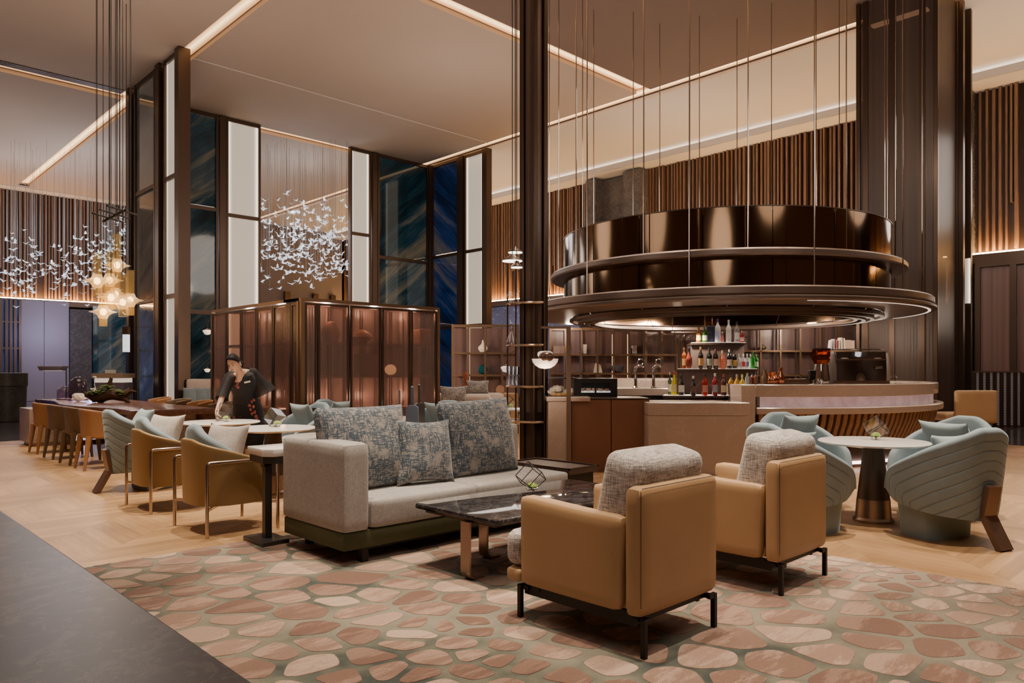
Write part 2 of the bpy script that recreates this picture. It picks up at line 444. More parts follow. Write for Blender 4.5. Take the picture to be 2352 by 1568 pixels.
def rugmat():
    m = NT('cobble_rug'); p = m.pos()
    at = m.n('Attribute'); at.attribute_name = 'tone'; tn = at.outputs['Fac']
    st = m.noise(m.mapv(p, (1.1, 5, 0), (0, 0, radians(-40))), 1.0, 7, .76)
    tone = m.math('ADD', m.math('MULTIPLY', tn, .78), m.math('MULTIPLY', m.math('MULTIPLY', m.math('SUBTRACT', st, .49), 16.0, clamp=True), .30))
    scol = m.ramp(tone, [(.10, (.20, .105, .072)), (.38, (.30, .175, .125)), (.62, (.45, .295, .215)), (.92, (.60, .435, .33))])
    g1 = m.noise(p, 1.35, 4, .65)
    gcol = m.ramp(g1, [(.37, (.045, .062, .052)), (.45, (.13, .14, .105)), (.54, (.245, .23, .17)), (.75, (.35, .31, .235))])
    x, y, z = m.xyz(p)
    fade = m.math('MULTIPLY', m.math('SUBTRACT', m.math('SUBTRACT', x, m.math('MULTIPLY', y, .35)), 2.6), .45, clamp=True)
    gcol = m.mix(m.math('MULTIPLY', fade, .55), gcol, (.40, .32, .24))
    up = m.math('GREATER_THAN', tn, -.02)
    col = m.mix(up, gcol, scol)
    wall = m.math('MULTIPLY', m.math('GREATER_THAN', tn, -.6), m.math('LESS_THAN', tn, -.02))
    col = m.mix(m.math('MULTIPLY', wall, .6), col, (.10, .075, .055))
    pile = m.noise(p, 240, 3, .75)
    dk = m.mix(1.0, col, (.62, .60, .58), 'MULTIPLY')
    col = m.mix(m.math('MULTIPLY', m.math('SUBTRACT', pile, .36), 3.0, clamp=True), dk, col)
    m.P(Base_Color=col, Roughness=.95, Sheen_Weight=.2)
    m.bump(pile, .004, .6); return m.m
MT['oak'] = chevron(); MT['rug'] = rugmat()
def darkfloor():
    m = NT('dark_polished_floor'); p = m.pos(); x, y, z = m.xyz(p)
    nz = m.noise(p, 1.2, 6, .65)
    c = m.ramp(nz, [(.3, (.03, .028, .03)), (.7, (.085, .078, .08))])
    m.P(Base_Color=c, Roughness=.15); return m.m
MT['darkfloor'] = darkfloor()
def artglass(name, c0, c1, c2, ang):
    m = NT(name); p = m.pos(); x, y, z = m.xyz(p)
    h = m.math('ADD', x, y)
    uv = m.mapv(m.comb(h, z, 0.0), (1, 1, 1), (0, 0, ang))
    st = m.noise(m.mapv(uv, (.35, 2.6, 1)), 1.0, 6, .72, .8)
    big = m.noise(m.mapv(uv, (.25, .6, 1)), 1.0, 3, .5, 1.0)
    k = m.math('ADD', m.math('MULTIPLY', st, .55), m.math('MULTIPLY', big, .5))
    col = m.ramp(k, [(.42, c0), (.52, c1), (.60, tuple(.5*(a+b) for a, b in zip(c1, c2))), (.68, c2)])
    m.P(Base_Color=col, Roughness=.08, Emission_Color=col, Emission_Strength=.22, Coat_Weight=.5); return m.m
MT['art_teal'] = artglass('teal_streaked_art', (.003, .012, .016), (.008, .035, .05), (.17, .14, .085), -.7)
MT['art_blue'] = artglass('blue_streaked_art', (.004, .012, .04), (.008, .03, .13), (.13, .12, .10), -.7)
MT['art_grey'] = artglass('grey_streaked_art', (.04, .045, .042), (.09, .09, .08), (.18, .16, .13), .4)
def lightbox():
    m = NT('edge_lit_panel'); o = m.n('TexCoord').outputs['Generated']; x, y, z = m.xyz(o)
    hx = m.math('MINIMUM', x, m.math('SUBTRACT', 1.0, x)); hy = m.math('MINIMUM', y, m.math('SUBTRACT', 1.0, y))
    hh = m.math('MAXIMUM', m.math('MULTIPLY', hx, 1.0), m.math('MULTIPLY', hy, 1.0))
    edge = m.math('POWER', m.math('SUBTRACT', 1.0, m.math('MULTIPLY', hh, 6.0), clamp=True), 2.0)
    st = m.math('ADD', .42, m.math('MULTIPLY', edge, 2.6))
    m.P(Base_Color=(.7, .66, .6, 1), Emission_Color=(1, .86, .68, 1), Roughness=.5, Emission_Strength=st); return m.m
MT['lightbox'] = lightbox()
def pinkmarble():
    m = NT('back_lit_pink_stone'); nz = m.noise(m.obj(), 5, 5, .65)
    c = m.ramp(nz, [(.3, (.55, .36, .37)), (.7, (.80, .60, .60))])
    m.P(Base_Color=c, Emission_Color=c, Emission_Strength=.28, Roughness=.3); return m.m
MT['pinkglow'] = pinkmarble()

# ================= setting
CZ = 9.0
struct('floor', MB().box(-14, 30, -10, 60, -.3, -.012), MT['darkfloor'])
struct('floor', MB().box(-6, 15.6, -4, 16.6, -.011, 0), MT['oak'])
def clip(poly, nx, ny, c):
    # keep the part of a convex polygon with nx*x + ny*y <= c
    out = []
    for k in range(len(poly)):
        a, b = poly[k], poly[(k+1) % len(poly)]
        da, db = nx*a[0]+ny*a[1]-c, nx*b[0]+ny*b[1]-c
        if da <= 0: out.append(a)
        if da*db < 0:
            q = da/(da-db); out.append((a[0]+(b[0]-a[0])*q, a[1]+(b[1]-a[1])*q))
    return out
def rug_mesh():
    rr = random.Random(12); mb = MB().box(-.6, 5.35, -2.2, 5.6, .0, .012, .004, 2); b = mb.bm
    lay = b.verts.layers.float.new('tone')
    for v in b.verts: v[lay] = -1.0
    AX, AY = .86, 1.0          # stones are longer across the view than along it
    def loc(x, y): return ((x*RX+y*RY)*AX, (x*FX+y*FY)*AY)
    def inv(u, v): u, v = u/AX, v/AY; return (u*RX+v*FX, u*RY+v*FY)
    seeds, R_ = [], []
    for k in range(9000):
        x, y = rr.uniform(-.9, 5.7), rr.uniform(-1.0, 5.9); u, v = loc(x, y)
        r = .178*(.60+.80*(.5+.5*sin(2.1*u+1.3*v+.6)*cos(1.7*v-.9*u)))*rr.uniform(.8, 1.12)
        if all((u-a)**2+(v-c)**2 > (.5*(r+q))**2*1.25 for (a, c), q in zip(seeds, R_)): seeds.append((u, v)); R_.append(r)
    for (u, v), r in zip(seeds, R_):
        poly = [(u-.5, v-.5), (u+.5, v-.5), (u+.5, v+.5), (u-.5, v+.5)]
        ins = rr.choice((.011, .014, .018, .026))
        for (a, c), q in zip(seeds, R_):
            dx, dy = a-u, c-v; d = sqrt(dx*dx+dy*dy)
            if d < 1e-6 or d > .9: continue
            w = .5+.12*(r-q)/d
            poly = clip(poly, dx/d, dy/d, (dx*u+dy*v)/d+d*w-ins)
            if len(poly) < 3: break
        if len(poly) < 3: continue
        pts = [inv(*p) for p in poly]
        per = sum(sqrt((pts[k][0]-pts[k-1][0])**2+(pts[k][1]-pts[k-1][1])**2) for k in range(len(pts)))
        if per < .22: continue
        keep = [p for k, p in enumerate(pts) if sqrt((p[0]-pts[k-1][0])**2+(p[1]-pts[k-1][1])**2) > .03]
        if len(keep) >= 3: pts = keep
        for it in range(3):
            f_ = .17 if it == 0 else .25
            pts = [q for k in range(len(pts)) for q in ((lerp(pts[k][0], pts[(k+1) % len(pts)][0], f_), lerp(pts[k][1], pts[(k+1) % len(pts)][1], f_)), (lerp(pts[k][0], pts[(k+1) % len(pts)][0], 1-f_), lerp(pts[k][1], pts[(k+1) % len(pts)][1], 1-f_)))]
        for fx, fy, lim in ((-1, 0, .6), (1, 0, 5.35), (0, -1, 2.2), (0, 1, 5.6)): pts = clip(pts, fx, fy, lim-.004)
        if len(pts) < 3: continue
        cx, cy = sum(p[0] for p in pts)/len(pts), sum(p[1] for p in pts)/len(pts)
        pale = sstep(2.9, 5.2, cx-.35*cy+.4*sin(2*cx))
        tone = lerp(rr.choice((.08, .2, .3, .42, .55, .7, .9)), rr.choice((.55, .66, .72)), .55*pale)
        lo = [b.verts.new((x, y, .0115)) for x, y in pts]; hi = [b.verts.new((cx+(x-cx)*.975, cy+(y-cy)*.975, .0145)) for x, y in pts]
        for v_ in lo: v_[lay] = -.35
        for v_ in hi: v_[lay] = tone
        n_ = len(pts)
        for k in range(n_): b.faces.new((lo[k], lo[(k+1) % n_], hi[(k+1) % n_], hi[k]))
        b.faces.new(hi)
    return mb
rug = obj('rug', rug_mesh(), MT['rug'], smooth=False)
tag(rug, 'large cobblestone patterned rug in pink, brown and sage under the sofa group', 'rug')
# ceilings: slabs with glowing slots between them
def ceil(x0, x1, y0, y1, mat, z=CZ): struct('ceiling', MB().box(x0, x1, y0, y1, z, z+.1), mat)
ceil(-14, 6.65, -8, 22.0, MT['ceiling'])
ceil(-14, 6.65, 22.8, 36.6, MT['ceiling'])
ceil(7.05, 16.8, 12.37, 22.3, MT['ceiling'])
ceil(7.05, 16.8, 22.8, 36.6, MT['ceiling'])
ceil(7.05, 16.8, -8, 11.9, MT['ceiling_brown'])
ceil(17.33, 21.6, -8, 36.6, MT['ceiling_white'])
struct('ceiling', MB().box(-14, 24, -8, 44, CZ+.16, CZ+.3), MT['ceiling'])
struct('ceiling', MB().box(21.6, 22.9, -8, 40, CZ, CZ+.1), MT['ceiling_white'])
struct('ceiling', MB().box(-14, 22.9, 36.75, 38, CZ, CZ+.1), MT['ceiling_white'])
struct('trim_1', MB().box(16.84, 17.25, -8, 36.6, CZ+.11, CZ+.13), MT['cove_x'])
struct('trim_2', MB().box(6.70, 7.03, -8, 22.3, CZ+.11, CZ+.13), MT['cove_x'])
struct('trim_3', MB().box(7.1, 16.75, 11.98, 12.36, CZ+.11, CZ+.13), MT['cove_y'])
struct('trim_4', MB().box(-8, 16.7, 22.38, 22.78, CZ+.11, CZ+.13), MT['cove_y'])
struct('trim_5', MB().box(6.70, 7.03, 22.8, 36.2, CZ+.11, CZ+.13), MT['cove_x'])
mb = MB()
for k in range(5): mb.box(-14, 6.5, 21.98+.07*k, 22.0+.07*k, CZ-.02, CZ+.02)
struct('trim_6', mb, MT['bronze'])
struct('trim_7', MB().box(21.72, 21.9, -3.4, 36.9, CZ-.17, CZ-.15), emit('pale_cornice_light', (1, .84, .68), 4.5))
struct('trim_14', MB().box(21.62, 22.62, -3.4, 37, CZ-.30, CZ-.18).box(21.60, 21.64, -3.4, 37, CZ-.30, CZ-.1), MT['ceiling_white'])
# the room behind the camera
struct('wall_left', MB().box(-8.3, -8, -9, 38, 0, CZ+.5), MT['slat'])
struct('wall_near', MB().box(-8, 23, -9.3, -9, 0, CZ+.5), MT['slat'])
# seam line in the big pale ceiling
struct('trim_8', MB().box(7.05, 16.8, 18.5, 18.54, CZ-.015, CZ+.02), MT['ceiling_white'])

lx = lambda px: S_on_t(px, 37.0)
# ---- slatted walls
def slats(along, fix, a0, a1, z0, z1, inward, pil=()):
    mb = MB(); p = a0; rr = random.Random(3)
    while p < a1:
        w = rr.choice((.05, .06, .075)); dep = rr.choice((.10, .14, .18)); zb = z0+(.0 if rr.random() < .6 else 1.2*(rr.random() < .5))
        if not any(q0 < p < q1 for q0, q1 in pil):
            if along == 'y': mb.box(fix-dep if inward < 0 else fix, fix if inward < 0 else fix+dep, p, p+w, zb, z1)
            else: mb.box(p, p+w, fix-dep, fix, zb, z1)
        p += rr.choice((.12, .15, .17))
    return mb
PN = [(T_on_s(1488, 22.5), T_on_s(1364, 22.5))]
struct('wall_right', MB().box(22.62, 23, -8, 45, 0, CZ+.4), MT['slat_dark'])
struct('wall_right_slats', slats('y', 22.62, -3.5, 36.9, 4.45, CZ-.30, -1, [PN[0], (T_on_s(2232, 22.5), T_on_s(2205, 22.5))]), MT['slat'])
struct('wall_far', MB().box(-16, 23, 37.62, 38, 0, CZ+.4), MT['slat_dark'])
struct('wall_far_slats', slats('x', 37.62, -2, lx(332), 4.45, CZ, -1), MT['slat'])
mb = MB().box(22.25, 22.62, -3.5, 37.3, 4.12, 4.36); struct('trim_9', mb, MT['bronze'])
struct('trim_10', MB().box(22.30, 22.46, -3.5, 36.9, 4.36, 4.40), MT['wallglow'])
struct('trim_11', MB().box(-4, lx(330), 37.25, 37.62, 4.12, 4.36), MT['bronze'])
struct('trim_12', MB().box(-4, lx(330), 37.32, 37.46, 4.36, 4.40), MT['wallglow'])
# grey stone pillar and recess in the right wall
a, b = PN[0]
mb = MB().box(22.0, 22.62, a, a+.75, 4.2, CZ-.35).box(22.0, 22.62, b-.5, b, 4.2, CZ-.35).box(22.45, 22.62, a, b, 4.2, CZ-.35)
o = struct('wall_right_pillar', mb, MT['greystone'])
a, b = T_on_s(2232, 22.2), T_on_s(2205, 22.2)
struct('wall_right_pillar', MB().box(21.9, 22.62, a, b, 0, CZ-.3), MT['greystone'])
# lower part of the right wall: dark panels and one reeded glass door
mb = MB()
p = -3.5
while p < 37:
    mb.box(22.42, 22.62, p+.03, p+1.75, .1, 4.1, .01, 1); p += 1.8
struct('wall_right_panels', mb, MT['interior'])
def starry():
    m = NT('sparkling_blue_screen'); p = m.pos()
    v = m.n('TexVoronoi', {'Vector': p, 'Scale': 9}).outputs['Distance']
    s = m.math('LESS_THAN', v, .13); nz = m.noise(p, .8, 3)
    c = m.mix(s, m.ramp(nz, [(.3, (.03, .032, .06)), (.7, (.09, .10, .19))]), (.7, .75, .95))
    m.P(Base_Color=c, Emission_Color=c, Emission_Strength=.5, Roughness=.3); return m.m
MT['starry'] = starry()
a, b = T_on_s(1330, 22.3), T_on_s(1105, 22.3)
struct('window_1', MB().box(22.3, 22.42, a, b, .2, 4.1), MT['starry'])
# door with reeded glass leaf at the right edge
a, b = T_on_s(2420, 22.0), T_on_s(2236, 22.0)
d1 = struct('door_1', MB().box(22.1, 22.42, a, a+.12, 0, 4.0).box(22.1, 22.42, b-.12, b, 0, 4.0).box(22.1, 22.42, a, b, 4.0, 4.11)
            .box(22.1, 22.42, T_on_s(2332, 22.), T_on_s(2332, 22.)+.14, 0, 4.0), MT['bronze'])
MT['fluted_wall'] = fluted('reeded_mauve_glass', (.20, .115, .10), 0.0, 40, .3)
obj('door_pane', MB().box(22.2, 22.3, a+.12, b-.12, 0, 4.0), MT['fluted_wall'], d1)
# ---- lobby beyond the left opening
lx = lambda px: S_on_t(px, 37.0)
struct('wall_far_panel', MB().box(lx(45), lx(100), 36.9, 37.2, 0, 4.3), MT['purple'])
struct('wall_far_panel', MB().box(lx(101), lx(157), 36.9, 37.2, 0, 4.3), MT['purple'])
struct('wall_far_panel', MB().box(lx(158), lx(208), 36.8, 37.2, 0, 4.0).box(lx(158), lx(208), 36.78, 36.8, 2.2, 2.23), MT['darkstone'])
def night():
    m = NT('blue_dusk_window'); p = m.pos(); x, y, z = m.xyz(p)
    nz = m.noise(m.mapv(p, (6, 6, .6)), 1, 4, .7)
    c = m.ramp(nz, [(.4, (.01, .014, .05)), (.6, (.03, .06, .20)), (.75, (.35, .45, .75))])
    m.P(Base_Color=c, Emission_Color=c, Emission_Strength=.8, Roughness=.1); return m.m
MT['night'] = night()
struct('window_2', MB().box(-8, lx(44), 36.9, 37.1, 0, 4.3), MT['night'])
struct('window_3', MB().box(lx(212), lx(330), 36.9, 37.1, 0, 4.2), MT['art_teal'])
struct('wall_far_panel', MB().box(lx(332), 22.3, 36.9, 37.2, 0, CZ-.02), MT['purple_dim'])
for px in (655, 720, 760): struct('wall_far_post', MB().box(lx(px)-.15, lx(px)+.15, 36.7, 36.9, 0, 5.5), MT['bronze'])
mb = MB()
for px in (0, 12, 22, 32, 43): mb.box(lx(px)-.05, lx(px)+.05, 36.7, 36.85, 0, 4.3)
for z in (1.0, 2.2, 3.3): mb.box(-4, lx(44), 36.72, 36.84, z, z+.06)
struct('trim_13', mb, MT['bronze'])

# ---- U shaped wall of art panels, light boxes and one opening
HB = [(0, 3.2), (3.2, 6.1), (6.1, CZ)]
def bay(along, fix, a, b, matkey, label, cat, name, th=.10, rails=HB, group=None, zlo=0):
    # one framed bay; pane per level; along 'x' means the bay runs along x at y=fix
    a, b = min(a, b), max(a, b)
    def bx(mb, p0, p1, q0, q1, z0, z1, bev=0):
        return mb.box(p0, p1, q0, q1, z0, z1, bev, 1) if along == 'x' else mb.box(q0, q1, p0, p1, z0, z1, bev, 1)
    loc = ((a+b)/2, fix, zlo) if along == 'x' else (fix, (a+b)/2, zlo)
    t = thing(name, label, cat, loc, 0, group); w = (b-a)/2; fw = .07
    mb = MB()
    bx(mb, -w, -w+fw, -.06, th, 0, CZ-zlo-.01); bx(mb, w-fw, w, -.06, th, 0, CZ-zlo-.01)
    for z0, z1 in rails:
        if z1-zlo < .1: continue
        bx(mb, -w+fw, w-fw, -.05, th, z1-zlo-.12, z1-zlo-.012)
    obj('frame', mb, MT['bronze'], t, False)
    for z0, z1 in rails:
        z0 = max(z0, zlo)
        if z1-z0 < .2: continue
        mb = MB(); bx(mb, -w+fw, w-fw, 0, .04, z0-zlo+.01, z1-zlo-.12)
        obj('pane', mb, MT[matkey], t, False)
    return t
TB = 22.15
bay('y', 6.62, T_on_s(411, 6.62), T_on_s(381, 6.62), 'lightbox', 'tall backlit white panel at the free end of the left fin wall', 'light panel', 'light_panel')
bay('y', 6.62, T_on_s(360, 6.62), T_on_s(313, 6.62), 'art_grey', 'tall grey glass panel with a lit edge on the left fin wall', 'wall panel', 'glazed_bay')
mb = MB()
for px in (417, 371, 303): t = T_on_s(px, 6.62); mb.box(6.5, 6.78, t-.13, t+.13, 0, CZ-.01)
struct('wall_fin_posts', mb, MT['bronze'])
struct('wall_fin_back', MB().box(6.74, 6.80, T_on_s(421, 6.7), 22.1, 0, CZ-.02), MT['interior'])
B = lambda p: S_on_t(p, TB)
bay('x', TB, B(418), B(500), 'art_teal', 'dark teal streaked art panel between the fin wall and the first white panel', 'art panel', 'art_panel', rails=[(0, 3.1), (3.1, 6.2), (6.2, CZ)])
bay('x', TB, B(518), B(597), 'lightbox', 'tall backlit white panel left of the opening with the crystal birds', 'light panel', 'light_panel')
bay('x', TB, B(803), B(850), 'lightbox', 'narrow backlit white panel right of the opening with the crystal birds', 'light panel', 'light_panel')
bay('x', TB, B(866), B(982), 'art_teal', 'wide dark teal and gold streaked art panel beside the inner corner', 'art panel', 'art_panel', rails=[(0, 3.1), (3.1, 5.4), (5.4, CZ)])
mb = MB()
for p in (509, 858): mb.box(B(p)-.09, B(p)+.09, TB-.1, TB+.15, 0, CZ-.01)
mb.box(B(987)-.12, B(987)+.12, TB-.12, TB+.15, 0, CZ-.01)
mb.box(B(597)-.02, B(803)+.02, TB, TB+.12, 0, 2.3)
struct('wall_back_posts', mb, MT['bronze'])
SR = B(990)
YR = lambda p: T_on_s(p, SR)
bay('y', SR, YR(994), YR(1055), 'art_blue', 'deep blue streaked art panel on the return wall', 'art panel', 'art_panel', th=.1, rails=[(0, 2.95), (2.95, 5.6), (5.6, CZ)])
bay('y', SR, YR(1069), YR(1113), 'lightbox', 'tall backlit white panel at the end of the return wall', 'light panel', 'light_panel', rails=[(0, 2.95), (2.95, 5.6), (5.6, CZ)])
mb = MB()
for p in (1062, 1117): mb.box(SR-.1, SR+.15, YR(p)-.12, YR(p)+.12, 0, CZ-.01)
struct('wall_return_posts', mb, MT['bronze'])
# pale lobby ledge behind the opening so that the birds stand before the far wall
# ---- tall bronze and glass columns
def column(name, x0, x1, y0, y1, label):
    t = thing(name, label, 'column', ((x0+x1)/2, (y0+y1)/2, 0))
    w, d = (x1-x0)/2, (y1-y0)/2
    mb = MB()
    for sx in (-1, 1):
        for sy in (-1, 1): mb.box(sx*w-.04, sx*w+.04, sy*d-.04, sy*d+.04, 0, CZ-.01, .008, 1)
    return t, w, d, mb
p = W(1226, 10.45)
t, w, d, mb = column('bronze_column', p.x-.105, p.x+.105, p.y-.105, p.y+.105, 'slim floor to ceiling bronze and reeded glass column at the end of the bar')
for z in (.72, 1.35, 2.2, 3.0): mb.box(-w, w, -d, d, z, z+.035)
obj('frame', mb, MT['bronze'], t, False)
MT['fluted_col'] = fluted('reeded_column_glass', (.16, .105, .08), .1, 130)
for sx in (-1, 1):
    obj('glass_panel', MB().box(sx*w*.95-.008, sx*w*.95+.008, -d+.05, d-.05, .75, CZ-.02), MT['fluted_col'], t, False)
    obj('glass_panel', MB().box(-w+.05, w-.05, sx*d*.95-.008, sx*d*.95+.008, .75, CZ-.02), MT['fluted_col'], t, False)
obj('base_panel', MB().box(-w*.9, w*.9, -d*.9, d*.9, 0, .72), MT['interior'], t, False)
obj('core', MB().box(-.03, .03, -.03, .03, .72, CZ-.02), MT['bronze_lt'], t, False)
obj('strip_light', MB().box(-.1, .1, -.1, .1, .73, .745), MT['coolglow'], t, False)
x0, x1 = 16.0, 17.3; y0, y1 = T_on_s(2150, 16.0), T_on_s(1972, 16.0)
t, w, d, mb = column('glass_column', x0, x1, y0, y1, 'massive dark reeded glass column rising behind the right side of the bar')
for q in (-.33, .05, .4): mb.box(-w-.02, -w+.06, q*d*2-.05, q*d*2+.05, 0, CZ-.01)
obj('frame', mb, MT['bronze'], t, False)
qs = [-d, -.33*2*d, .05*2*d, .4*2*d, d]
for a, b in zip(qs, qs[1:]):
    if b > d: b = d
    if b-a > .1: obj('glass_panel', MB().box(-w, -w+.03, a+.05, b-.05, .05, CZ-.02), MT['fluted_dark'], t, False)
obj('glass_panel', MB().box(-w+.05, w-.05, -d, -d+.03, .05, CZ-.02), MT['fluted_dark'], t, False)
obj('core', MB().box(-w+.35, w-.15, -d+.25, d-.1, 0, CZ-.02), MT['interior'], t, False)
obj('strip_light', MB().box(-w+.12, -w+.28, -d+.2, d-.2, CZ-.5, CZ-.46), MT['coolglow'], t, False)
# lit cabinet bay to the right of the big column
x0 = 17.4; ya, yb = T_on_s(2208, 17.4)-.05, T_on_s(2158, 17.4)
t = thing('display_tower', 'narrow lit glass display tower beside the massive reeded column', 'display cabinet', (x0, (ya+yb)/2, 0))
hw = (yb-ya)/2
obj('frame', MB().box(-.06, .06, -hw, -hw+.13, 0, CZ-.01).box(-.06, .06, hw-.05, hw, 0, CZ-.01).box(.5, .6, -hw, hw, 0, CZ-.01), MT['bronze'], t, False)
mb = MB()
for z in (.9, 1.32, 2.0, 2.7): mb.box(-.03, .5, -hw+.13, hw-.05, z, z+.04)
obj('shelf', mb, MT['bronze'], t, False)
obj('back_panel', MB().box(.44, .47, -hw, hw, 2.75, 3.7), MT['lightbox'], t, False)
obj('glass_panel', MB().box(-.02, .0, -hw+.13, hw-.05, 3.75, CZ-.02), MT['fluted_dark'], t, False)
p = Vector((x0+.2, (ya+yb)/2+.02, .94))
v = obj('glass_decanter', MB().lathe([(0, 0), (.13, 0), (.15, .12), (.13, .25), (.05, .32), (.045, .42), (.07, .45)], 20), MT['glass']); v.location = p
tag(v, 'clear faceted decanter on the lower shelf of the lit display tower', 'vase')
# ================= furniture
def pattern():
    m = NT('blue_crosshatch_weave'); o = m.obj()
    def dash(sc, th):
        nz = m.noise(m.mapv(o, sc), 1.0, 2, .5); return m.math('MULTIPLY', m.math('SUBTRACT', nz, th), 14.0, clamp=True)
    a = dash((20, 20, 120), .475); b = dash((120, 36, 18), .485)
    cl = m.math('MULTIPLY', m.math('SUBTRACT', m.noise(o, 9, 2), .30), 6.0, clamp=True)
    k = m.math('MULTIPLY', m.math('MAXIMUM', a, b), cl)
    wv = m.noise(o, 300, 2)
    c = m.mix(k, (.34, .315, .29), (.05, .082, .115))
    m.P(Base_Color=m.mix(m.math('MULTIPLY', wv, .5), c, m.mix(.5, c, (.02, .02, .02))), Roughness=.9, Sheen_Weight=.3)
    m.bump(m.math('ADD', wv, k), .002, .5); return m.m
MT['pattern'] = pattern()

# ---- grey sofa
S0, S1, T0, T1 = 2.65, 4.93, 4.36, 5.25
t = thing('sofa', 'long light grey linen sofa with one high arm and olive plinth on the rug', 'sofa', ((S0+S1)/2, (T0+T1)/2, .014))
hw, hd = (S1-S0)/2, (T1-T0)/2
obj('plinth', MB().box(-hw+.01, hw-.01, -hd+.02, hd-.02, .10, .225, .012), MT['olive'], t, label='dark olive velvet plinth band')
obj('arm', MB().soft(-hw, -hw+.21, -hd, hd, .22, .83, .036, .003), MT['sofa'], t)
obj('backrest', MB().soft(-hw+.21, hw+.0, hd-.26, hd, .22, .83, .036, .003), MT['sofa'], t)
for k, (a, b) in enumerate(((-hw+.212, .06), (.062, hw))):
    obj('seat_cushion', MB().soft(a, b, -hd-.005, hd-.262, .225, .435, .040, .008), MT['sofa'], t)
mb = MB().box(-hw+.25, hw-.2, -hd+.12, -hd+.16, .06, .1).box(-hw+.25, hw-.2, hd-.16, hd-.12, .06, .1)
obj('base_rail', mb, MT['blackmetal'], t, False)
for x in (-hw+.17, hw-.2):
    for y in (-hd+.04, hd-.1): obj('leg', MB().box(x, x+.05, y, y+.05, 0, .1), MT['blackmetal'], t, False)

def cushion(name, w, h, th, loc, rot, mat, label, group=None, seed=0, cat='cushion', pinch=.13):
    o = obj(name, MB().pillow(w, h, th, 20, pinch, seed=seed), MT[mat], ang=180)
    o.location = loc; o.rotation_euler = rot
    return tag(o, label, cat, group)
g = 'patterned cushions on the sofa'
cushion('scatter_cushion', .80, .64, .26, (3.09, 4.80, .758), (radians(-12), 0, radians(1)), 'pattern', 'large blue crosshatch cushion beside the sofa arm', g, 1, pinch=.03)
cushion('scatter_cushion', .55, .53, .20, (3.58, 4.70, .70), (radians(-14), radians(3), radians(-4)), 'pattern', 'small middle blue crosshatch cushion between two larger ones on the sofa', g, 2)
cushion('scatter_cushion', .80, .66, .26, (4.24, 4.80, .765), (radians(-12), radians(-2), radians(-2)), 'pattern', 'large blue crosshatch cushion at the armless end of the sofa', g, 3, pinch=.03)

# ---- black marble coffee table
A0, A1, B0, B1, TZ = 3.03, 4.63, 3.25, 4.10, .44
t = thing('coffee_table', 'low rectangular coffee table with glossy black marble top in front of the sofa', 'coffee table', ((A0+A1)/2, (B0+B1)/2, .014))
hx, hy = (A1-A0)/2, (B1-B0)/2
obj('table_top', MB().prism([(-hx+.03, -hy), (hx-.03, -hy), (hx, -hy+.03), (hx, hy-.03), (hx-.03, hy), (-hx+.03, hy), (-hx, hy-.03), (-hx, -hy+.03)], TZ-.05, TZ-.014, .012), MT['blackmarble'], t)
obj('under_frame', MB().box(-hx+.05, hx-.05, -hy+.08, hy-.08, TZ-.075, TZ-.05), MT['bronze'], t, False)
for sx in (-1, 1):
    for x, y in (((-hx+.03, -.095), (-hx+.46, .215)) if sx < 0 else ((hx-.46, -.215), (hx-.12, .10))):
        pts = [(x, y, TZ-.07), (x, y, .06), (x+.01, y, .025), (x+.04, y, .008), (x+.12, y, .006)]
        obj('leg', MB().strip(pts, .085, .016, (0, 1, 0)), MT['bronze_lt'], t, True, 60)

# ---- geometric terrariums
def terrarium(loc, rot, label, size=.125, tilt=(35, 30)):
    t = thing('terrarium', label, 'terrarium', loc, rot, 'glass terrariums with succulents')
    Rm = Euler((radians(tilt[0]), radians(tilt[1]), 0)).to_matrix(); h = size/2
    vs = [Rm @ Vector((x*h, y*h, z*h)) for x in (-1, 1) for y in (-1, 1) for z in (-1, 1)]
    zmin = min(v.z for v in vs)+h*.22
    vs = [Vector((v.x, v.y, max(0.004, v.z-zmin))) for v in vs]
    mb = MB()
    for i in range(8):
        for j in range(i+1, 8):
            if bin(i ^ j).count('1') == 1: mb.tube([vs[i], vs[j]], .0032, 6)
    obj('frame', mb, MT['blackmetal'], t, False)
    gm = MB(); b = bmesh.new(); bv = [b.verts.new(v) for v in vs]
    for q in ((0, 1, 3, 2), (4, 6, 7, 5), (0, 4, 5, 1), (2, 3, 7, 6), (0, 2, 6, 4), (1, 5, 7, 3)): b.faces.new([bv[k] for k in q])
    gm._add(b); obj('glass', gm, MT['glass'], t, False)
    cx = sum(v.x for v in vs)/8; cy = sum(v.y for v in vs)/8; rr = random.Random(len(bpy.data.objects))
    lo = min(vs, key=lambda v: v.z); cx, cy = lerp(cx, lo.x, .45), lerp(cy, lo.y, .45)
    mb = MB()
    for k in range(46):
        a, r = rr.uniform(0, 2*pi), size*.33*sqrt(rr.random())
        mb.ball((cx+r*cos(a), cy+r*sin(a), .012+.012*rr.random()+.04*r), rr.uniform(.005, .009), n=6)
    obj('pebble_bed', mb, MT['pebble'], t)
    mb = MB()
    for ring, (n, rad, z) in enumerate(((9, .028, .03), (7, .02, .040), (5, .011, .048))):
        for k in range(n):
            a = 2*pi*k/n+ring*.4
            mb.ball((cx+rad*cos(a), cy+rad*sin(a), z+.01), .012, (.9+.3*abs(cos(a)), .9+.3*abs(sin(a)), .75), 8)
    obj('succulent', mb, MT['green'], t)
    return t
terrarium((3.945, 3.87, TZ), .5, 'glass and black wire terrarium on the black marble coffee table', .14)

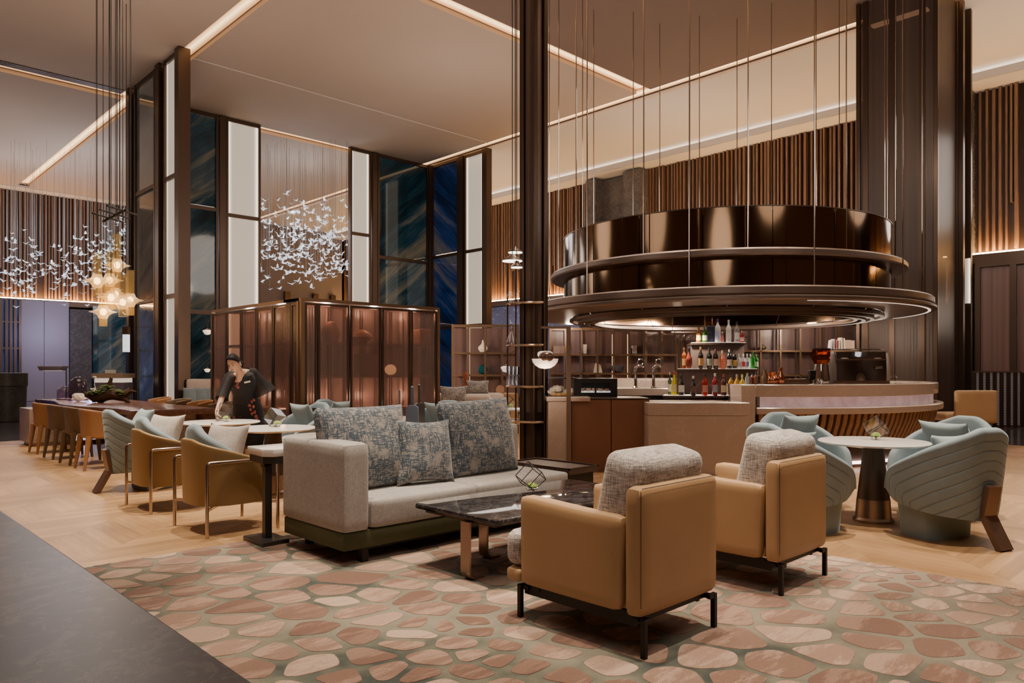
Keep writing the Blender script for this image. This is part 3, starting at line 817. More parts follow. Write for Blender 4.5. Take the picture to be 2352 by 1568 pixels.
# ---- tan leather lounge chairs with tweed cushions
def lounge():
    t = thing('lounge_chair', 'nearest tan leather lounge chair with tweed cushions, seen from behind', 'armchair', (3.12, 2.43, .014), 0, 'tan leather lounge chairs on the rug')
    L = MT['leather']
    obj('seat_base', MB().soft(-.30, .30, -.30, .40, .19, .27, .03).soft(-.34, .34, .378, .495, .19, .27, .03), L, t)
    b = MB().soft(-.345, .345, -.405, -.31, .185, .79, .035, .004); obj('back_panel', b, L, t)
    st = MB()
    st.tube([(-.34, -.4085, .24), (-.34, -.4085, .775)], .0018, 5)
    st.tube([(-.325, -.405, .786), (.325, -.405, .786)], .0018, 5)
    obj('back_seam', st, MT['slat_dark'], t)
    for s in (-1, 1):
        Mx = Matrix(((s, 0, 0, 0), (0, 1, 0, 0), (0, 0, 1, 0), (0, 0, 0, 1)))
        mb = MB(Mx); c = bmesh.new()
        mb.soft(.255, .350, -.285, .375, .195, .645, .03, .004)
        for v in mb.bm.verts:
            if v.co.z > .3: v.co.y += -.02*sstep(.3, .645, v.co.z)*(1 if v.co.y < 0 else -.2); v.co.z += .02*sstep(-.1, .375, v.co.y)*sstep(.5, .64, v.co.z)
        if s < 0: bmesh.ops.reverse_faces(mb.bm, faces=mb.bm.faces[:])
        obj('arm', mb, L, t)
    obj('seat_cushion', MB().soft(-.25, .25, -.30, .44, .27, .47, .075, .015).soft(-.335, .335, .383, .51, .272, .465, .055, .006), MT['tweed'], t)
    Mb = Matrix.Translation((0, -.20, .66)) @ Matrix.Rotation(radians(13), 4, 'X')
    mb = MB(Mb); mb.soft(-.295, .295, -.12, .11, -.24, .275, .062, .008, 12)
    obj('back_cushion', mb, MT['tweed'], t)
    mb = MB()
    for s in (-1, 1): mb.box(s*.27-.012, s*.27+.012, -.33, .40, .125, .19)
    mb.box(-.30, .30, -.36, -.33, .15, .175).box(-.30, .30, .36, .39, .15, .175)
    obj('frame', mb, MT['blackmetal'], t, False)
    for x in (-.305, .305):
        for y in (-.40, .41):
            m2 = MB().box(x-.013, x+.013, y-.013, y+.013, 0, .178, .002, 1).box(min(x, x*.86)-.01, max(x, x*.86)+.01, y-.01, y+.01, .155, .178)
            m2.box(x*.9-.012, x*.9+.012, min(y, y*.7), max(y, y*.7), .155, .178)
            obj('leg', m2, MT['blackmetal'], t, False)
    return t
ch = lounge()
dup(ch, 'second tan leather lounge chair with tweed cushions, farther from the stone table', (4.50, 2.44, .014), 0)

# ---- dark stone table top in the near corner
t = thing('stone_table', 'dark polished stone table at the near edge beside the rug', 'table', (0, 0, 0))
ZT = .75
e0 = G(-60, 1114, ZT); e1 = G(600, 1622, ZT); ex = .5*(e0.x+e1.x)
obj('table_top', MB().prism([(ex, e0.y+.6), (ex, e1.y-1.2), (ex-1.1, e1.y-1.2), (ex-1.1, e0.y+.6)], ZT-.04, ZT, .006), MT['darkstone'], t, False)
obj('pedestal', MB().box(ex-.9, ex-.2, e1.y-.9, e0.y+.3, 0, ZT-.04, .01), MT['interior'], t, False)

# ---- upholstered shells
def shell(mb, rx, ry, phm, zt, zb, kk, th, grooves=0, n=2.5, nphi=56, nv=40, inner_lean=0):
    bmx = bmesh.new(); rows = []; lay = bmx.verts.layers.float.new('seam') if grooves else None
    ni = 10; rim = 6
    rimpts = [(phm*q/80*.40, zt(q/80)-.02) for q in range(81)]+[(phm*.40, lerp(zb(1), zt(1)-.02, q/8)) for q in range(8)]
    for i in range(nphi+1):
        ph = -phm+2*phm*i/nphi; a = abs(ph)/phm
        dx, dy = sin(ph), -cos(ph)
        r0 = 1/((abs(dx)/rx)**n+(abs(dy)/ry)**n)**(1/n)
        top, bot = zt(a), zb(a); hh = top-bot; row = []; sl = []
        edge = 1-.35*max(0, (a-.93)/.07)**2*0
        for j in range(nv+1):
            v = j/nv; r = r0*kk(v, a)
            if grooves:
                z_ = bot+hh*v; s_ = abs(ph)*.40
                dl = min(math.hypot(s_-q0, z_-q1) for q0, q1 in rimpts)
                sl.append(dl)
            row.append((dx*r, dy*r, bot+hh*v*(1-.0)-(th*.5 if j == nv else 0)*0-th*.4*(v**8)))
        rt = r0*kk(1, a)
        for j in range(1, rim):
            q = pi*j/rim; rr_ = rt-th/2+th/2*cos(q)
            row.append((dx*rr_, dy*rr_, top-th*.4+th*.5*sin(q)))
        for j in range(ni+1):
            v = 1-j/ni; r = r0*kk(v, a)-th
            row.append((dx*r, dy*r, bot+hh*v-th*.4*(v**8)))
        vs_ = [bmx.verts.new(p) for p in row]
        if lay is not None:
            for k_, v_ in enumerate(vs_): v_[lay] = sl[k_] if k_ < len(sl) else -1.0
        rows.append(vs_)
    m = len(rows[0])
    for i in range(nphi):
        for j in range(m): bmx.faces.new((rows[i][j], rows[i+1][j], rows[i+1][(j+1) % m], rows[i][(j+1) % m]))
    for r_ in (rows[0], rows[-1]):
        # rounded front ends: bulge one extra ring then cap
        half = m//2
        cx = sum((v.co for v in r_), Vector())/m
        bmx.faces.new(r_)
    bmesh.ops.recalc_face_normals(bmx, faces=bmx.faces[:])
    return mb._add(bmx)
def dshape(rx, yb, yf, n=28, k=2.6):
    # D plan: half superellipse behind, straighter front
    pts = []
    for i in range(n):
        a = 2*pi*i/n; c, s_ = cos(a), sin(a)
        x = math.copysign(abs(c)**(2/k), c)*rx
        y = math.copysign(abs(s_)**(2/k), s_)
        pts.append((x, y*(yf if y > 0 else -yb)))
    return pts
def tub():
    t = thing('tub_chair', 'tub', 'armchair', (0, 0, 0), 0, 'blue velvet tub chairs')
    zt = lambda a: .52+.38*(1-max(0, min(1, (a-.10)/.86))**1.1)-.13*max(0, (a-.86)/.14)**2
    zb = lambda a: .19+.085*min(1, a*1.1)
    mb = MB(); shell(mb, .40, .41, radians(138), zt, zb, lambda v, a: .84+.16*v**.8, .075, 6, nphi=90, nv=48)
    obj('shell', mb, MT['velvet_seam'], t, ang=60)
    mb = MB().prism([(x, y) for x, y in dshape(.285, -.30, .40)], .30, .45, .045, seg=4); obj('seat', mb, MT['velvet'], t)
    mb = MB(); pl = dshape(.275, -.10, .345); b = bmesh.new()
    lo = [b.verts.new((x*.92, y*.9+.0, .0)) for x, y in pl]; hi = [b.verts.new((x, y, .33)) for x, y in pl]
    for k in range(len(pl)): b.faces.new((lo[k], lo[(k+1) % len(pl)], hi[(k+1) % len(pl)], hi[k]))
    b.faces.new(lo[::-1]); b.faces.new(hi); bmesh.ops.recalc_face_normals(b, faces=b.faces[:]); mb._add(b)
    obj('plinth', mb, MT['velvet'], t)
    mb = MB().strip([(0, -.408, .47), (0, -.365, .245), (0, -.375, .225), (0, -.50, 0)], .135, .045, (1, 0, 0))
    obj('rear_leg', mb, MT['bronze_leg'], t, False)
    return t
tc = tub(); first = [True]
def place_tub(x, y, fx, fy, label):
    if first[0]:
        first[0] = False; tc.location = (x, y, 0); tc.rotation_euler = (0, 0, face(fx, fy)); tc['label'] = label; return tc
    return dup(tc, label, (x, y, 0), face(fx, fy))
def chair_pillow(c, w, h, label, mat='velvet_pillow', off=(0, -.14, .60), lean=-24, group='pillows on the tub and barrel chairs', seed=0, yaw=0):
    a = c.rotation_euler.z
    p = Vector(c.location)+Matrix.Rotation(a, 3, 'Z') @ Vector(off)
    return cushion('chair_pillow', w, h, .15, p, Euler((radians(lean), 0, a+radians(yaw))), mat, label, group, seed)
TX, TY = 6.91, 2.50
f1 = Vector((.39, .92)).normalized(); f2 = Vector((.92, -.39)).normalized()
c = place_tub(6.65, 1.86, f1.x, f1.y, 'channelled blue velvet tub chair showing its bronze rear leg, nearest the photo edge')
chair_pillow(c, .44, .36, 'blue pillow with dark piping in the tub chair nearest the photo edge', seed=1, off=(0, -.12, .67))
c = place_tub(6.10, 2.80, f2.x, f2.y, 'blue velvet tub chair directly behind the second tan lounge chair')
chair_pillow(c, .42, .36, 'blue pillow with dark piping low in the tub chair behind the lounge chair', seed=2, off=(.05, -.14, .68))
c = place_tub(7.23, 3.27, -f1.x, -f1.y, 'blue velvet tub chair facing the camera before the curved bar')
chair_pillow(c, .46, .44, 'pale blue square pillow in the tub chair facing the camera by the bar', seed=3, off=(0, -.12, .70))
c = place_tub(7.68, 2.19, -f2.x, -f2.y, 'blue velvet tub chair beyond the round table, next to the leather stool')
chair_pillow(c, .52, .40, 'pale blue pillow in the tub chair beside the leather stool', seed=4, off=(0, -.12, .68))

def round_table(loc, label, first_=[None], r=.46):
    if first_[0] is None:
        t = thing('round_table', label, 'table', loc, 0, 'round white topped pedestal tables')
        obj('table_top', MB().lathe([(0, .672), (.30, .672), (r-.03, .688), (r-.004, .698), (r, .705), (r-.006, .714), (0, .716)], 64), MT['whitemarble'], t)
        obj('pedestal', MB().lathe([(0, .672), (.085, .672), (.10, .50), (.135, .20), (.0, .20)], 40), MT['bronze'], t)
        obj('base_band', MB().lathe([(0, .2), (.137, .2), (.148, .04), (.17, .02), (.17, 0), (0, 0)], 40), MT['bronze_lt'], t, label='polished bronze base band')
        first_[0] = t; return t
    return dup(first_[0], label, loc, 0)
round_table((TX, TY, 0), 'round white topped pedestal table between the four blue tub chairs by the bar')
tb = terrarium(W(2012, 6.68, .716), .35+BARROT, 'glass terrarium on the round table between the four tub chairs', .135, (45, 35))

# ---- row of small tables on the left with leather barrel chairs
rows = [(3.70, 6.30), (3.76, 7.64), (3.74, 8.98)]
round_table((*rows[0], 0), 'round white table half hidden behind the sofa arm')
round_table((*rows[1], 0), 'round white table holding a tilted terrarium, middle of the left row')
round_table((*rows[2], 0), 'round white table where the waitress is reaching')
terrarium(W(632, 8.18, .716), .3, 'tilted glass terrarium on the middle white table of the left row', .15, (35, 12))
def barrel():
    t = thing('barrel_chair', 'ochre leather barrel chair with blue liner beside the sofa arm, nearest of the pair', 'armchair', (2.66, 6.28, 0), face(1, 0), 'ochre leather barrel chairs')
    zt = lambda a: .775-.20*max(0, (a-.12)/.88)**1.1
    mb = MB(); shell(mb, .335, .335, radians(128), zt, lambda a: .235, lambda v, a: .955+.045*v, .035, 0, 2.8, 48, 14)
    mb.prism([(x*.97, y) for x, y in dshape(.30, -.30, .26)], .235, .275)
    obj('leather_shell', mb, MT['leather_ochre'], t, ang=60)
    zt2 = lambda a: .885-.36*max(0, (a-.10)/.9)**1.0
    mb = MB(); shell(mb, .30, .30, radians(124), zt2, lambda a: .42, lambda v, a: .97+.04*v, .085, 0, 2.8, 48, 14)
    obj('back_liner', mb, MT['velvet'], t, ang=60, label='pale blue velvet back liner')
    obj('seat', MB().prism(dshape(.23, -.24, .34), .275, .45, .045, seg=4), MT['velvet'], t)
    for s in (-1, 1):
        x = s*.352
        mb = MB().tube([(x, -.30, 0), (x, -.30, .57), (x, -.295, .588), (x, -.28, .597), (x, 0, .597), (x, .28, .597), (x, .295, .588), (x, .30, .57), (x, .30, 0)], .0145, 10)
        obj('leg_frame', mb, MT['steel'], t)
    obj('cross_bar', MB().bar((-.35, -.30, .225), (.35, .30, .225), .02, .02).bar((-.35, .30, .222), (.35, -.30, .222), .02, .02), MT['steel'], t, False)
    return t
bc = barrel()
chair_pillow(bc, .42, .40, 'oatmeal pillow in the barrel chair nearest the sofa', 'pillow_cream', (.12, -.06, .70), -20, seed=5, yaw=25)
b2 = dup(bc, 'ochre leather barrel chair with blue liner, farther one behind its twin', (2.68, 7.64, 0), face(1, 0))
chair_pillow(b2, .42, .40, 'oatmeal pillow in the farther barrel chair', 'pillow_cream', (.05, -.08, .72), -20, seed=6, yaw=25)
c = place_tub(2.86, 8.98, 1, .02, 'channelled blue tub chair at the end of the left row, before the communal table')
chair_pillow(c, .40, .36, 'pale blue pillow peeking over the tub chair before the communal table', seed=7, off=(.05, -.05, .74))
c = place_tub(4.76, 9.0, -1, -.05, 'blue tub chair beside the waitress, facing the left row of white tables')
chair_pillow(c, .46, .44, 'pale blue pillow in the tub chair beside the waitress', seed=8, off=(0, -.12, .70))
c = place_tub(5.80, 9.55, .35, -.9, 'shaded blue tub chair with its back to the glass cabinet corner')
chair_pillow(c, .4, .36, 'grey blue pillow in the shaded tub chair at the glass cabinet', seed=9, off=(0, -.1, .72))
c = place_tub(6.42, 8.15, -.9, -.35, 'blue tub chair behind the blue grey sculptures, near the slim column')
chair_pillow(c, .44, .42, 'pale blue pillow in the tub chair behind the sculptures', seed=10, off=(0, -.12, .70))
round_table((*W(885, 9.7).xy, 0), 'round white table behind the sculptures, in front of the glass cabinet')

# ---- console behind the sofa
t = thing('console_table', 'narrow console with thick white stone top behind the sofa', 'console table', (3.70, 5.47, 0))
obj('table_top', MB().prism([(-1.13, .19), (-1.16, -.12), (-1.10, -.19), (1.15, -.19), (1.15, .19)], .685, .745, .01), MT['whitemarble'], t)
obj('apron', MB().prism([(-1.12, .17), (-1.14, -.10), (-1.08, -.17), (1.13, -.17), (1.13, .17)], .63, .685), MT['gunmetal'], t, False)
for s in (-1, 1):
    x = s*1.02
    x = s*1.07; m2 = MB().box(x-.028, x+.028, -.05, .0, .02, .63).box(min(x, x-.0)-.11, x+.11, -.18, .16, 0, .05, .006, 1)
    m2.prism([(x-.04, .595), (x+.09, .63), (x-.04, .63)], -.05, 0, M=Matrix(((1, 0, 0, 0), (0, 0, 1, 0), (0, 1, 0, 0), (0, 0, 0, 1))))
    obj('leg', m2, MT['gunmetal'], t, False)
# bottle shaped slab sculptures on the console
def sculpture(px, d, w, h, label, slant=0, neck=True, mat='slateblue', rot=0):
    o_ = W(px, d, .745)
    t = MB()
    hb = h*.62
    pr = [(-w/2, 0), (w/2, 0), (w*.42, hb*.93), (w*.2, hb), (-w*.2, hb), (-w*.42, hb*.93)]
    if slant: pr = [(-w/2, 0), (w/2, 0), (w*.5, hb*.35), (-w*.45, hb)]
    M = Matrix.Rotation(pi/2, 4, 'X')
    t.prism(pr, -.025, .025, .004, M=M)
    if neck: t.cyl((0, 0, hb*.97), (0, 0, h*.97), w*.12, w*.12, 12).ball((0, 0, h*.96), w*.13, (1, 1, 1.1), 10)
    s = obj('slab_sculpture', t, MT[mat]); s.location = o_; s.rotation_euler = (0, 0, BARROT+rot)
    return tag(s, label, 'sculpture', 'blue grey slab sculptures')
sculpture(947, 6.70, .125, .455, 'broad blue grey bottle shaped slab sculpture behind the middle sofa cushion')
sculpture(963, 6.95, .11, .47, 'slim tall grey bottle shaped slab sculpture, rearmost of the pair behind the middle cushion', mat='gunmetal', rot=.5)
sculpture(918, 6.78, .06, .425, 'narrow blue grey bottle shaped slab sculpture behind the left sofa cushion')
sculpture(901, 6.62, .17, .43, 'slanted dark grey slab sculpture without a neck behind the left sofa cushion', 1, False, 'gunmetal', .4)
sculpture(878, 6.70, .04, .33, 'tiny blue grey bottle shaped slab sculpture at the left end of the group')

# ---- tray side table at the armless end of the sofa
t = thing('side_table', 'low dark bronze tray side table beyond the armless end of the sofa', 'side table', (5.42, 5.02, 0))
obj('table_top', MB().box(-.215, .215, -.42, .42, .36, .405), MT['interior'], t, False)
mb = MB().box(-.215, -.20, -.42, .42, .405, .42).box(.20, .215, -.42, .42, .405, .42).box(-.215, .215, -.42, -.405, .405, .42).box(-.215, .215, .405, .42, .405, .42)
obj('rim', mb, MT['bronze'], t, False)
obj('base', MB().box(-.18, .18, -.38, .38, 0, .36), MT['blackmetal'], t, False)

# ---- communal table with leather dining chairs
CX0, CX1, CY0, CY1 = 3.47, 4.72, 11.5, 17.3
t = thing('communal_table', 'long dark walnut communal table on stone blocks with a wavy edge', 'table', (4.1, 14.4, 0))
n = 24; pts = []
for i in range(n+1):
    y = lerp(CY0, CY1, i/n); pts.append((CX0-4.1+.13*sin(i/n*2*pi*1.35+.6)-.06, y-14.4))
for i in range(n+1):
    y = lerp(CY1, CY0, i/n); pts.append((CX1-4.1+.05*sin(i/n*6), y-14.4))
obj('table_top', MB().prism(pts, .66, .75, .008), MT['walnut'], t)
obj('stone_base', MB().box(-1.17, -.45, .7, 1.5, .06, .66, .008).box(-1.1, .3, .72, 1.48, 0, .06), MT['travertine'], t, False)
obj('stone_base', MB().box(-.35, .45, -2.55, -1.75, .05, .66, .008), MT['travertine'], t, False)
obj('end_panel', MB().box(.46, .60, -2.8, 1.5, .0, .66), MT['walnut'], t, False)
def dining():
    t = thing('dining_chair', 'dining', 'chair', (0, 0, 0), 0, 'leather chairs along the communal table')
    m_ = MT['leather_orange']
    mb = MB(); shell(mb, .255, .25, radians(105), lambda a: .815-.06*a*a, lambda a: .44, lambda v, a: .93+.02*v+.08*v*v, .03, 0, 3.4, 32, 8)
    obj('backrest', mb, m_, t, ang=60)
    obj('seat', MB().prism(dshape(.23, -.22, .27, 24, 4), .42, .49, .02, seg=3), m_, t)
    for x in (-1, 1):
        for y, q in ((-.205, -.06), (.23, .04)):
            obj('leg', MB().tube([(x*.205, y, .46), (x*.215, y+q*.4, .25), (x*.225, y+q, 0)], [.038, .03, .017], 10), m_, t)
    return t
dc = dining()
def recol(o, mat):
    for ch in o.children:
        ch.data = ch.data.copy(); ch.data.materials[0] = mat
spots = [(3.02, 11.22, 'leather_orange', 'cognac leather dining chair closest to the channelled tub chair at the communal table'),
         (3.02, 12.0, 'leather_taupe', 'taupe leather dining chair behind the closest cognac one at the communal table'),
         (3.02, 12.95, 'leather_taupe', 'taupe leather dining chair between its twin and the farthest cognac chair'),
         (3.02, 13.95, 'leather_orange', 'cognac leather dining chair beside the stone block of the communal table')]
dc.location = (*spots[0][:2], 0); dc.rotation_euler = (0, 0, face(1, 0)); dc['label'] = spots[0][3]
for x, y, mk, lab in spots[1:]:
    o = dup(dc, lab, (x, y, 0), face(1, .05))
    if mk != 'leather_orange': recol(o, MT[mk])
lab = ['nearest', 'second', 'third', 'farthest']
for k, (y, mk) in enumerate(((12.15, 'leather_taupe'), (13.1, 'leather_orange'), (14.1, 'leather_taupe'), (15.1, 'leather_orange'))):
    o = dup(dc, f'{["taupe","cognac"][k%2]} leather dining chair on the far side of the communal table, {lab[k]} of four', (5.02, y, 0), face(-1, 0))
    if mk != 'leather_orange': recol(o, MT[mk])
# things standing on the communal table
def on_table(px, d): return W(px, d, .75)
def cloche(px, d, r, h, label):
    t = thing('cloche', label, 'glass dome', on_table(px, d), 0, 'smoked glass cloches')
    prof = [(r*.97, .02), (r, .1*h), (r, .55*h)]+[(r*cos(q), .55*h+.42*h*sin(q)) for q in [radians(k) for k in range(10, 91, 10)]]
    obj('dome', MB().lathe(prof[:-1]+[(0.0, .97*h)], 36), MT['smoke'], t)
    obj('base', MB().lathe([(0, 0), (r*1.05, 0), (r*1.05, .02), (0, .02)], 36), MT['walnut'], t)
    obj('knob', MB().ball((0, 0, h*.99), .02, n=12), MT['smoke'], t)
cloche(180, 14.5, .17, .47, 'tall smoked glass cloche next to the driftwood')
cloche(147, 14.8, .125, .27, 'short smoked glass cloche near the far end of the communal table')
b = bmesh.new(); bmesh.ops.create_icosphere(b, subdivisions=2, radius=.11)
rr = random.Random(5)
for v in b.verts: v.co *= rr.uniform(.75, 1.15)
o = obj('crystal_rock', MB()._add(b, Matrix.Diagonal((1.15, .8, .75, 1))), plain('pink_quartz', (.72, .58, .48), .4, 0, .2, 12, Emission_Color=(1, .8, .6, 1), Emission_Strength=.15), smooth=False)
o.location = W(181, 13.75, .83); tag(o, 'faceted pale pink crystal rock lying by the driftwood', 'rock')
# driftwood planter
t = thing('driftwood_planter', 'gnarled dark driftwood trunk planted with green succulents on the communal table', 'planter', on_table(258, 13.3), BARROT)
def dw(px, py): return ((px-258)/FP*13.3, 0, (927-py)/FP*13.3)
tr = [dw(196, 908), dw(212, 912), dw(228, 915), dw(245, 911), dw(262, 908), dw(278, 912), dw(292, 920)]
tr = [(x, .05*sin(i*1.3), z) for i, (x, y, z) in enumerate(tr)]
mb = MB().tube(tr, [.035, .085, .105, .09, .10, .085, .04], 10)
for pts, r in (([dw(274, 910), dw(290, 908), dw(300, 900), dw(313, 901)], [.06, .05, .04, .008]), ([dw(285, 905), dw(297, 897), dw(302, 889)], [.04, .03, .008]),
               ([dw(250, 905), dw(252, 895), dw(251, 886), dw(257, 869)], [.04, .04, .045, .03]), ([dw(280, 912), dw(290, 920), dw(299, 929)], [.05, .045, .02]),
               ([dw(234, 915), dw(233, 921), dw(230, 924)], [.04, .03, .015]), ([dw(214, 912), dw(215, 920), dw(216, 926)], [.06, .045, .03]), ([dw(199, 909), dw(194, 902)], [.03, .008])):
    mb.tube(pts, r, 8)
for v in mb.bm.verts: v.co += Vector((rr.uniform(-1, 1), rr.uniform(-1, 1), rr.uniform(-1, 1)))*.010
obj('driftwood', mb, MT['driftwood'], t)
mb = MB()
for k in range(150):
    px = rr.uniform(206, 286); top = 903-9*sin((px-206)/80*pi)-(6 if 232 < px < 262 else 0)
    x, y, z = dw(px, rr.uniform(top, 909)); y = rr.uniform(-.1, .09); s_ = rr.uniform(.012, .026)
    a = rr.uniform(0, 6.28)
    for q in range(5):
        aa = a+q*1.257
        mb.ball((x+s_*cos(aa), y+s_*sin(aa), z+.01), s_*.8, (1, 1, .6), 6)
obj('foliage', mb, MT['darkgreen'], t)
mb = MB().tube([dw(221, 900), dw(217, 885), dw(217, 872)], .006, 6)
for a in range(6): mb.ball((dw(217, 869)[0]+.022*cos(a), .022*sin(a), dw(217, 869)[2]+.006*(a % 3)), .013, n=8)
for a in range(12): mb.ball((dw(219, 897)[0]+rr.uniform(-.06, .06), rr.uniform(-.06, .02)-.03, dw(219, 897)[2]+rr.uniform(-.03, .04)), .02, (1, 1, .6), 8)
obj('blossom', mb, MT['white'], t, label='white orchid like blossom on a stem')
# ================= bar
def thingc(name, label, cat, X, D, z=0, group=None, rot=0):
    return thing(name, label, cat, CF @ Vector((X, D, z)), BARROT+rot, group)
def pX(px, d): return (px-1176)/FP*d
BC = (3.684, 13.2); BD = 13.7
# ---- hanging canopy
t = thingc('bar_canopy', 'big round bronze canopy of tiered rings and a mirrored drum hanging above the bar', 'canopy', BC[0], BC[1], 0)
O = (0, 0, 0)
def rz(k): return H+k*BD
obj('lower_ring', MB().arc(O, [(2.62, rz(.0677)), (3.36, rz(.0677)), (3.385, rz(.0677)+.02), (3.385, rz(.0677)+.055), (3.34, rz(.0677)+.075), (3.355, rz(.0677)+.1), (3.355, rz(.0824)-.02), (3.33, rz(.0824)), (2.62, rz(.0824))], 0, 2*pi, 128), MT['ringmetal'], t, ang=25)
obj('upper_ring', MB().arc(O, [(2.70, rz(.1158)), (2.96, rz(.1158)), (2.985, rz(.1158)+.02), (2.985, rz(.1237)-.025), (2.96, rz(.1237)), (2.70, rz(.1237))], 0, 2*pi, 128), MT['ringmetal'], t, ang=25)
n = 18
for k in range(n):
    a0 = 2*pi*k/n; a1 = 2*pi*(k+1)/n-.004
    obj('drum_panel', MB().arc(O, [(2.74, rz(.0824)), (2.755, rz(.0824)), (2.755, rz(.1684)), (2.74, rz(.1684))], a0, a1, 8), MT['mirror'], t, ang=60)
obj('drum_lining', MB().arc(O, [(2.60, rz(.0677)+.004), (2.612, rz(.0677)+.004), (2.612, rz(.1684)), (2.60, rz(.1684))], 0, 2*pi, 96), MT['mirror'], t)
obj('drum_rim', MB().arc(O, [(2.735, rz(.1684)), (2.765, rz(.1684)), (2.765, rz(.1684)+.015), (2.735, rz(.1684)+.015)], 0, 2*pi, 96), MT['bronze'], t)
for r, z in ((2.62, 2.20), (2.47, 2.165), (2.34, 2.15), (2.22, 2.165)):
    obj('inner_ring', MB().arc(O, [(r-.03, z), (r+.03, z), (r+.03, z+.05), (r-.03, z+.05)], 0, 2*pi, 96), MT['ringmetal'], t, ang=25)
obj('edge_light', MB().arc(O, [(3.26, rz(.0677)-.003), (3.30, rz(.0677)-.003), (3.30, rz(.0677)+.002), (3.26, rz(.0677)+.002)], radians(5), radians(95), 48), emit('soft_edge_glow', (1, .8, .66), 1.2), t)
for k in range(24):
    a = 2*pi*k/24+.13; r = (3.2, 2.85)[k % 2]
    zz = rz(.0824) if k % 2 == 0 else rz(.1237)
    obj('suspension_rod', MB().cyl((r*sin(a), -r*cos(a), zz), (r*sin(a), -r*cos(a), CZ), .010, n=6), MT['steel'], t)
for k in range(12):
    a = 2*pi*k/12+.3
    obj('short_rod', MB().cyl((2.40*sin(a), -2.40*cos(a), 2.18), (2.70*sin(a), -2.70*cos(a), rz(.0824)+.1), .008, n=6), MT['steel'], t)
# ---- curved counter
TH0, TH1 = radians(-7.5), radians(112)
t = thingc('bar_counter', 'curved taupe marble bar counter with glowing pink recess and ribbed wooden front', 'bar counter', BC[0], BC[1], 0)
obj('counter_top', MB().arc(O, [(2.85, .985), (3.395, .985), (3.40, .99), (3.40, 1.14), (3.393, 1.147), (2.85, 1.147)], TH0, TH1, 80), MT['taupe'], t, ang=30)
obj('glow_recess', MB().arc(O, [(3.30, .845), (3.33, .845), (3.33, .985), (3.30, .985)], TH0+.02, TH1, 80), MT['pinkglow'], t, ang=60, label='back lit pink stone recess')
obj('ledge', MB().arc(O, [(2.95, .755), (3.46, .755), (3.47, .765), (3.47, .835), (3.46, .845), (2.95, .845)], TH0, TH1, 80), MT['taupe'], t, ang=30)
obj('inner_carcass', MB().arc(O, [(2.85, 0), (3.15, 0), (3.22, .3), (3.26, .755), (2.85, .755)], TH0, TH1, 60), MT['slat_dark'], t, ang=30)
mb = MB(); ns = 66
for k in range(ns):
    a = lerp(TH0+.02, TH1, k/ns); da = .0092
    prof = [(3.40, .755), (3.365, .62), (3.29, .45), (3.20, .28), (3.18, .2), (3.12, .2), (3.2, .45), (3.26, .755)]
    q = [(r*sin(a-da), -r*cos(a-da), z) for r, z in prof]; q2 = [(r*sin(a+da), -r*cos(a+da), z) for r, z in prof]
    b = bmesh.new(); A_ = [b.verts.new(p) for p in q]; B_ = [b.verts.new(p) for p in q2]; m_ = len(A_)
    for i in range(m_): b.faces.new((A_[i], A_[(i+1) % m_], B_[(i+1) % m_], B_[i]))
    b.faces.new(A_); b.faces.new(B_[::-1]); bmesh.ops.recalc_face_normals(b, faces=b.faces[:]); mb._add(b)
obj('ribbed_front', mb, MT['slat'], t, False)
obj('foot_light', MB().arc(O, [(3.19, .05), (3.21, .05), (3.21, .09), (3.19, .09)], TH0+.3, TH1, 60), emit('pink_foot_light', (1, .74, .66), 7), t)
e = 9.78
X0, X1 = pX(1703, e), pX(1735, e)
obj('end_block', MB().box(X0-BC[0], X1-BC[0], e-BC[1], e+.8-BC[1], 0, 1.148, .006, 1), MT['taupe'], t, False)
# ---- front marble counter, copper cabinet and stone end
d_ = 9.45
t = thingc('marble_counter', 'straight low taupe marble counter block in front of the bottle tiers', 'bar counter', pX(1600, d_), d_, 0)
x0, x1 = pX(1490, d_)-pX(1600, d_), pX(1722, d_)-pX(1600, d_)
obj('counter_top', MB().box(x0, x1, 0, .85, .76, .925, .006, 1), MT['taupe'], t, False)
obj('front_panel', MB().box(x0, x1, .004, .8, 0, .757, .004, 1), MT['taupe'], t, False)
d_ = 9.77
t = thingc('copper_cabinet', 'brown copper clad bar cabinet with two flat panels left of the marble counter', 'cabinet', pX(1400, d_), d_, 0)
x0, xm, x1 = [pX(p, d_)-pX(1400, d_) for p in (1313, 1404, 1492)]
obj('door', MB().box(x0, xm-.004, 0, .03, .0, .95, .003, 1), MT['copper'], t, False)
obj('door', MB().box(xm+.004, x1, 0, .03, .0, .95, .003, 1), MT['copper'], t, False)
obj('carcass', MB().box(x0, x1, .032, .7, 0, .955), MT['blackmetal'], t, False)
obj('worktop', MB().box(x0-.0, x1, -.01, .75, .955, .97), MT['bronze'], t, False)
t = thingc('stone_counter', 'narrow taupe stone counter end beside the slim bronze column', 'bar counter', pX(1287, 9.7), 9.7, 0)
x0, x1 = [pX(p, 9.7)-pX(1287, 9.7) for p in (1259, 1312)]
obj('counter_top', MB().box(x0-.02, x1+.25, 0, .5, .93, .985, .004, 1), MT['taupe'], t, False)
obj('front_panel', MB().box(x0, x1, .01, .46, 0, .93, .004, 1), MT['taupe'], t, False)
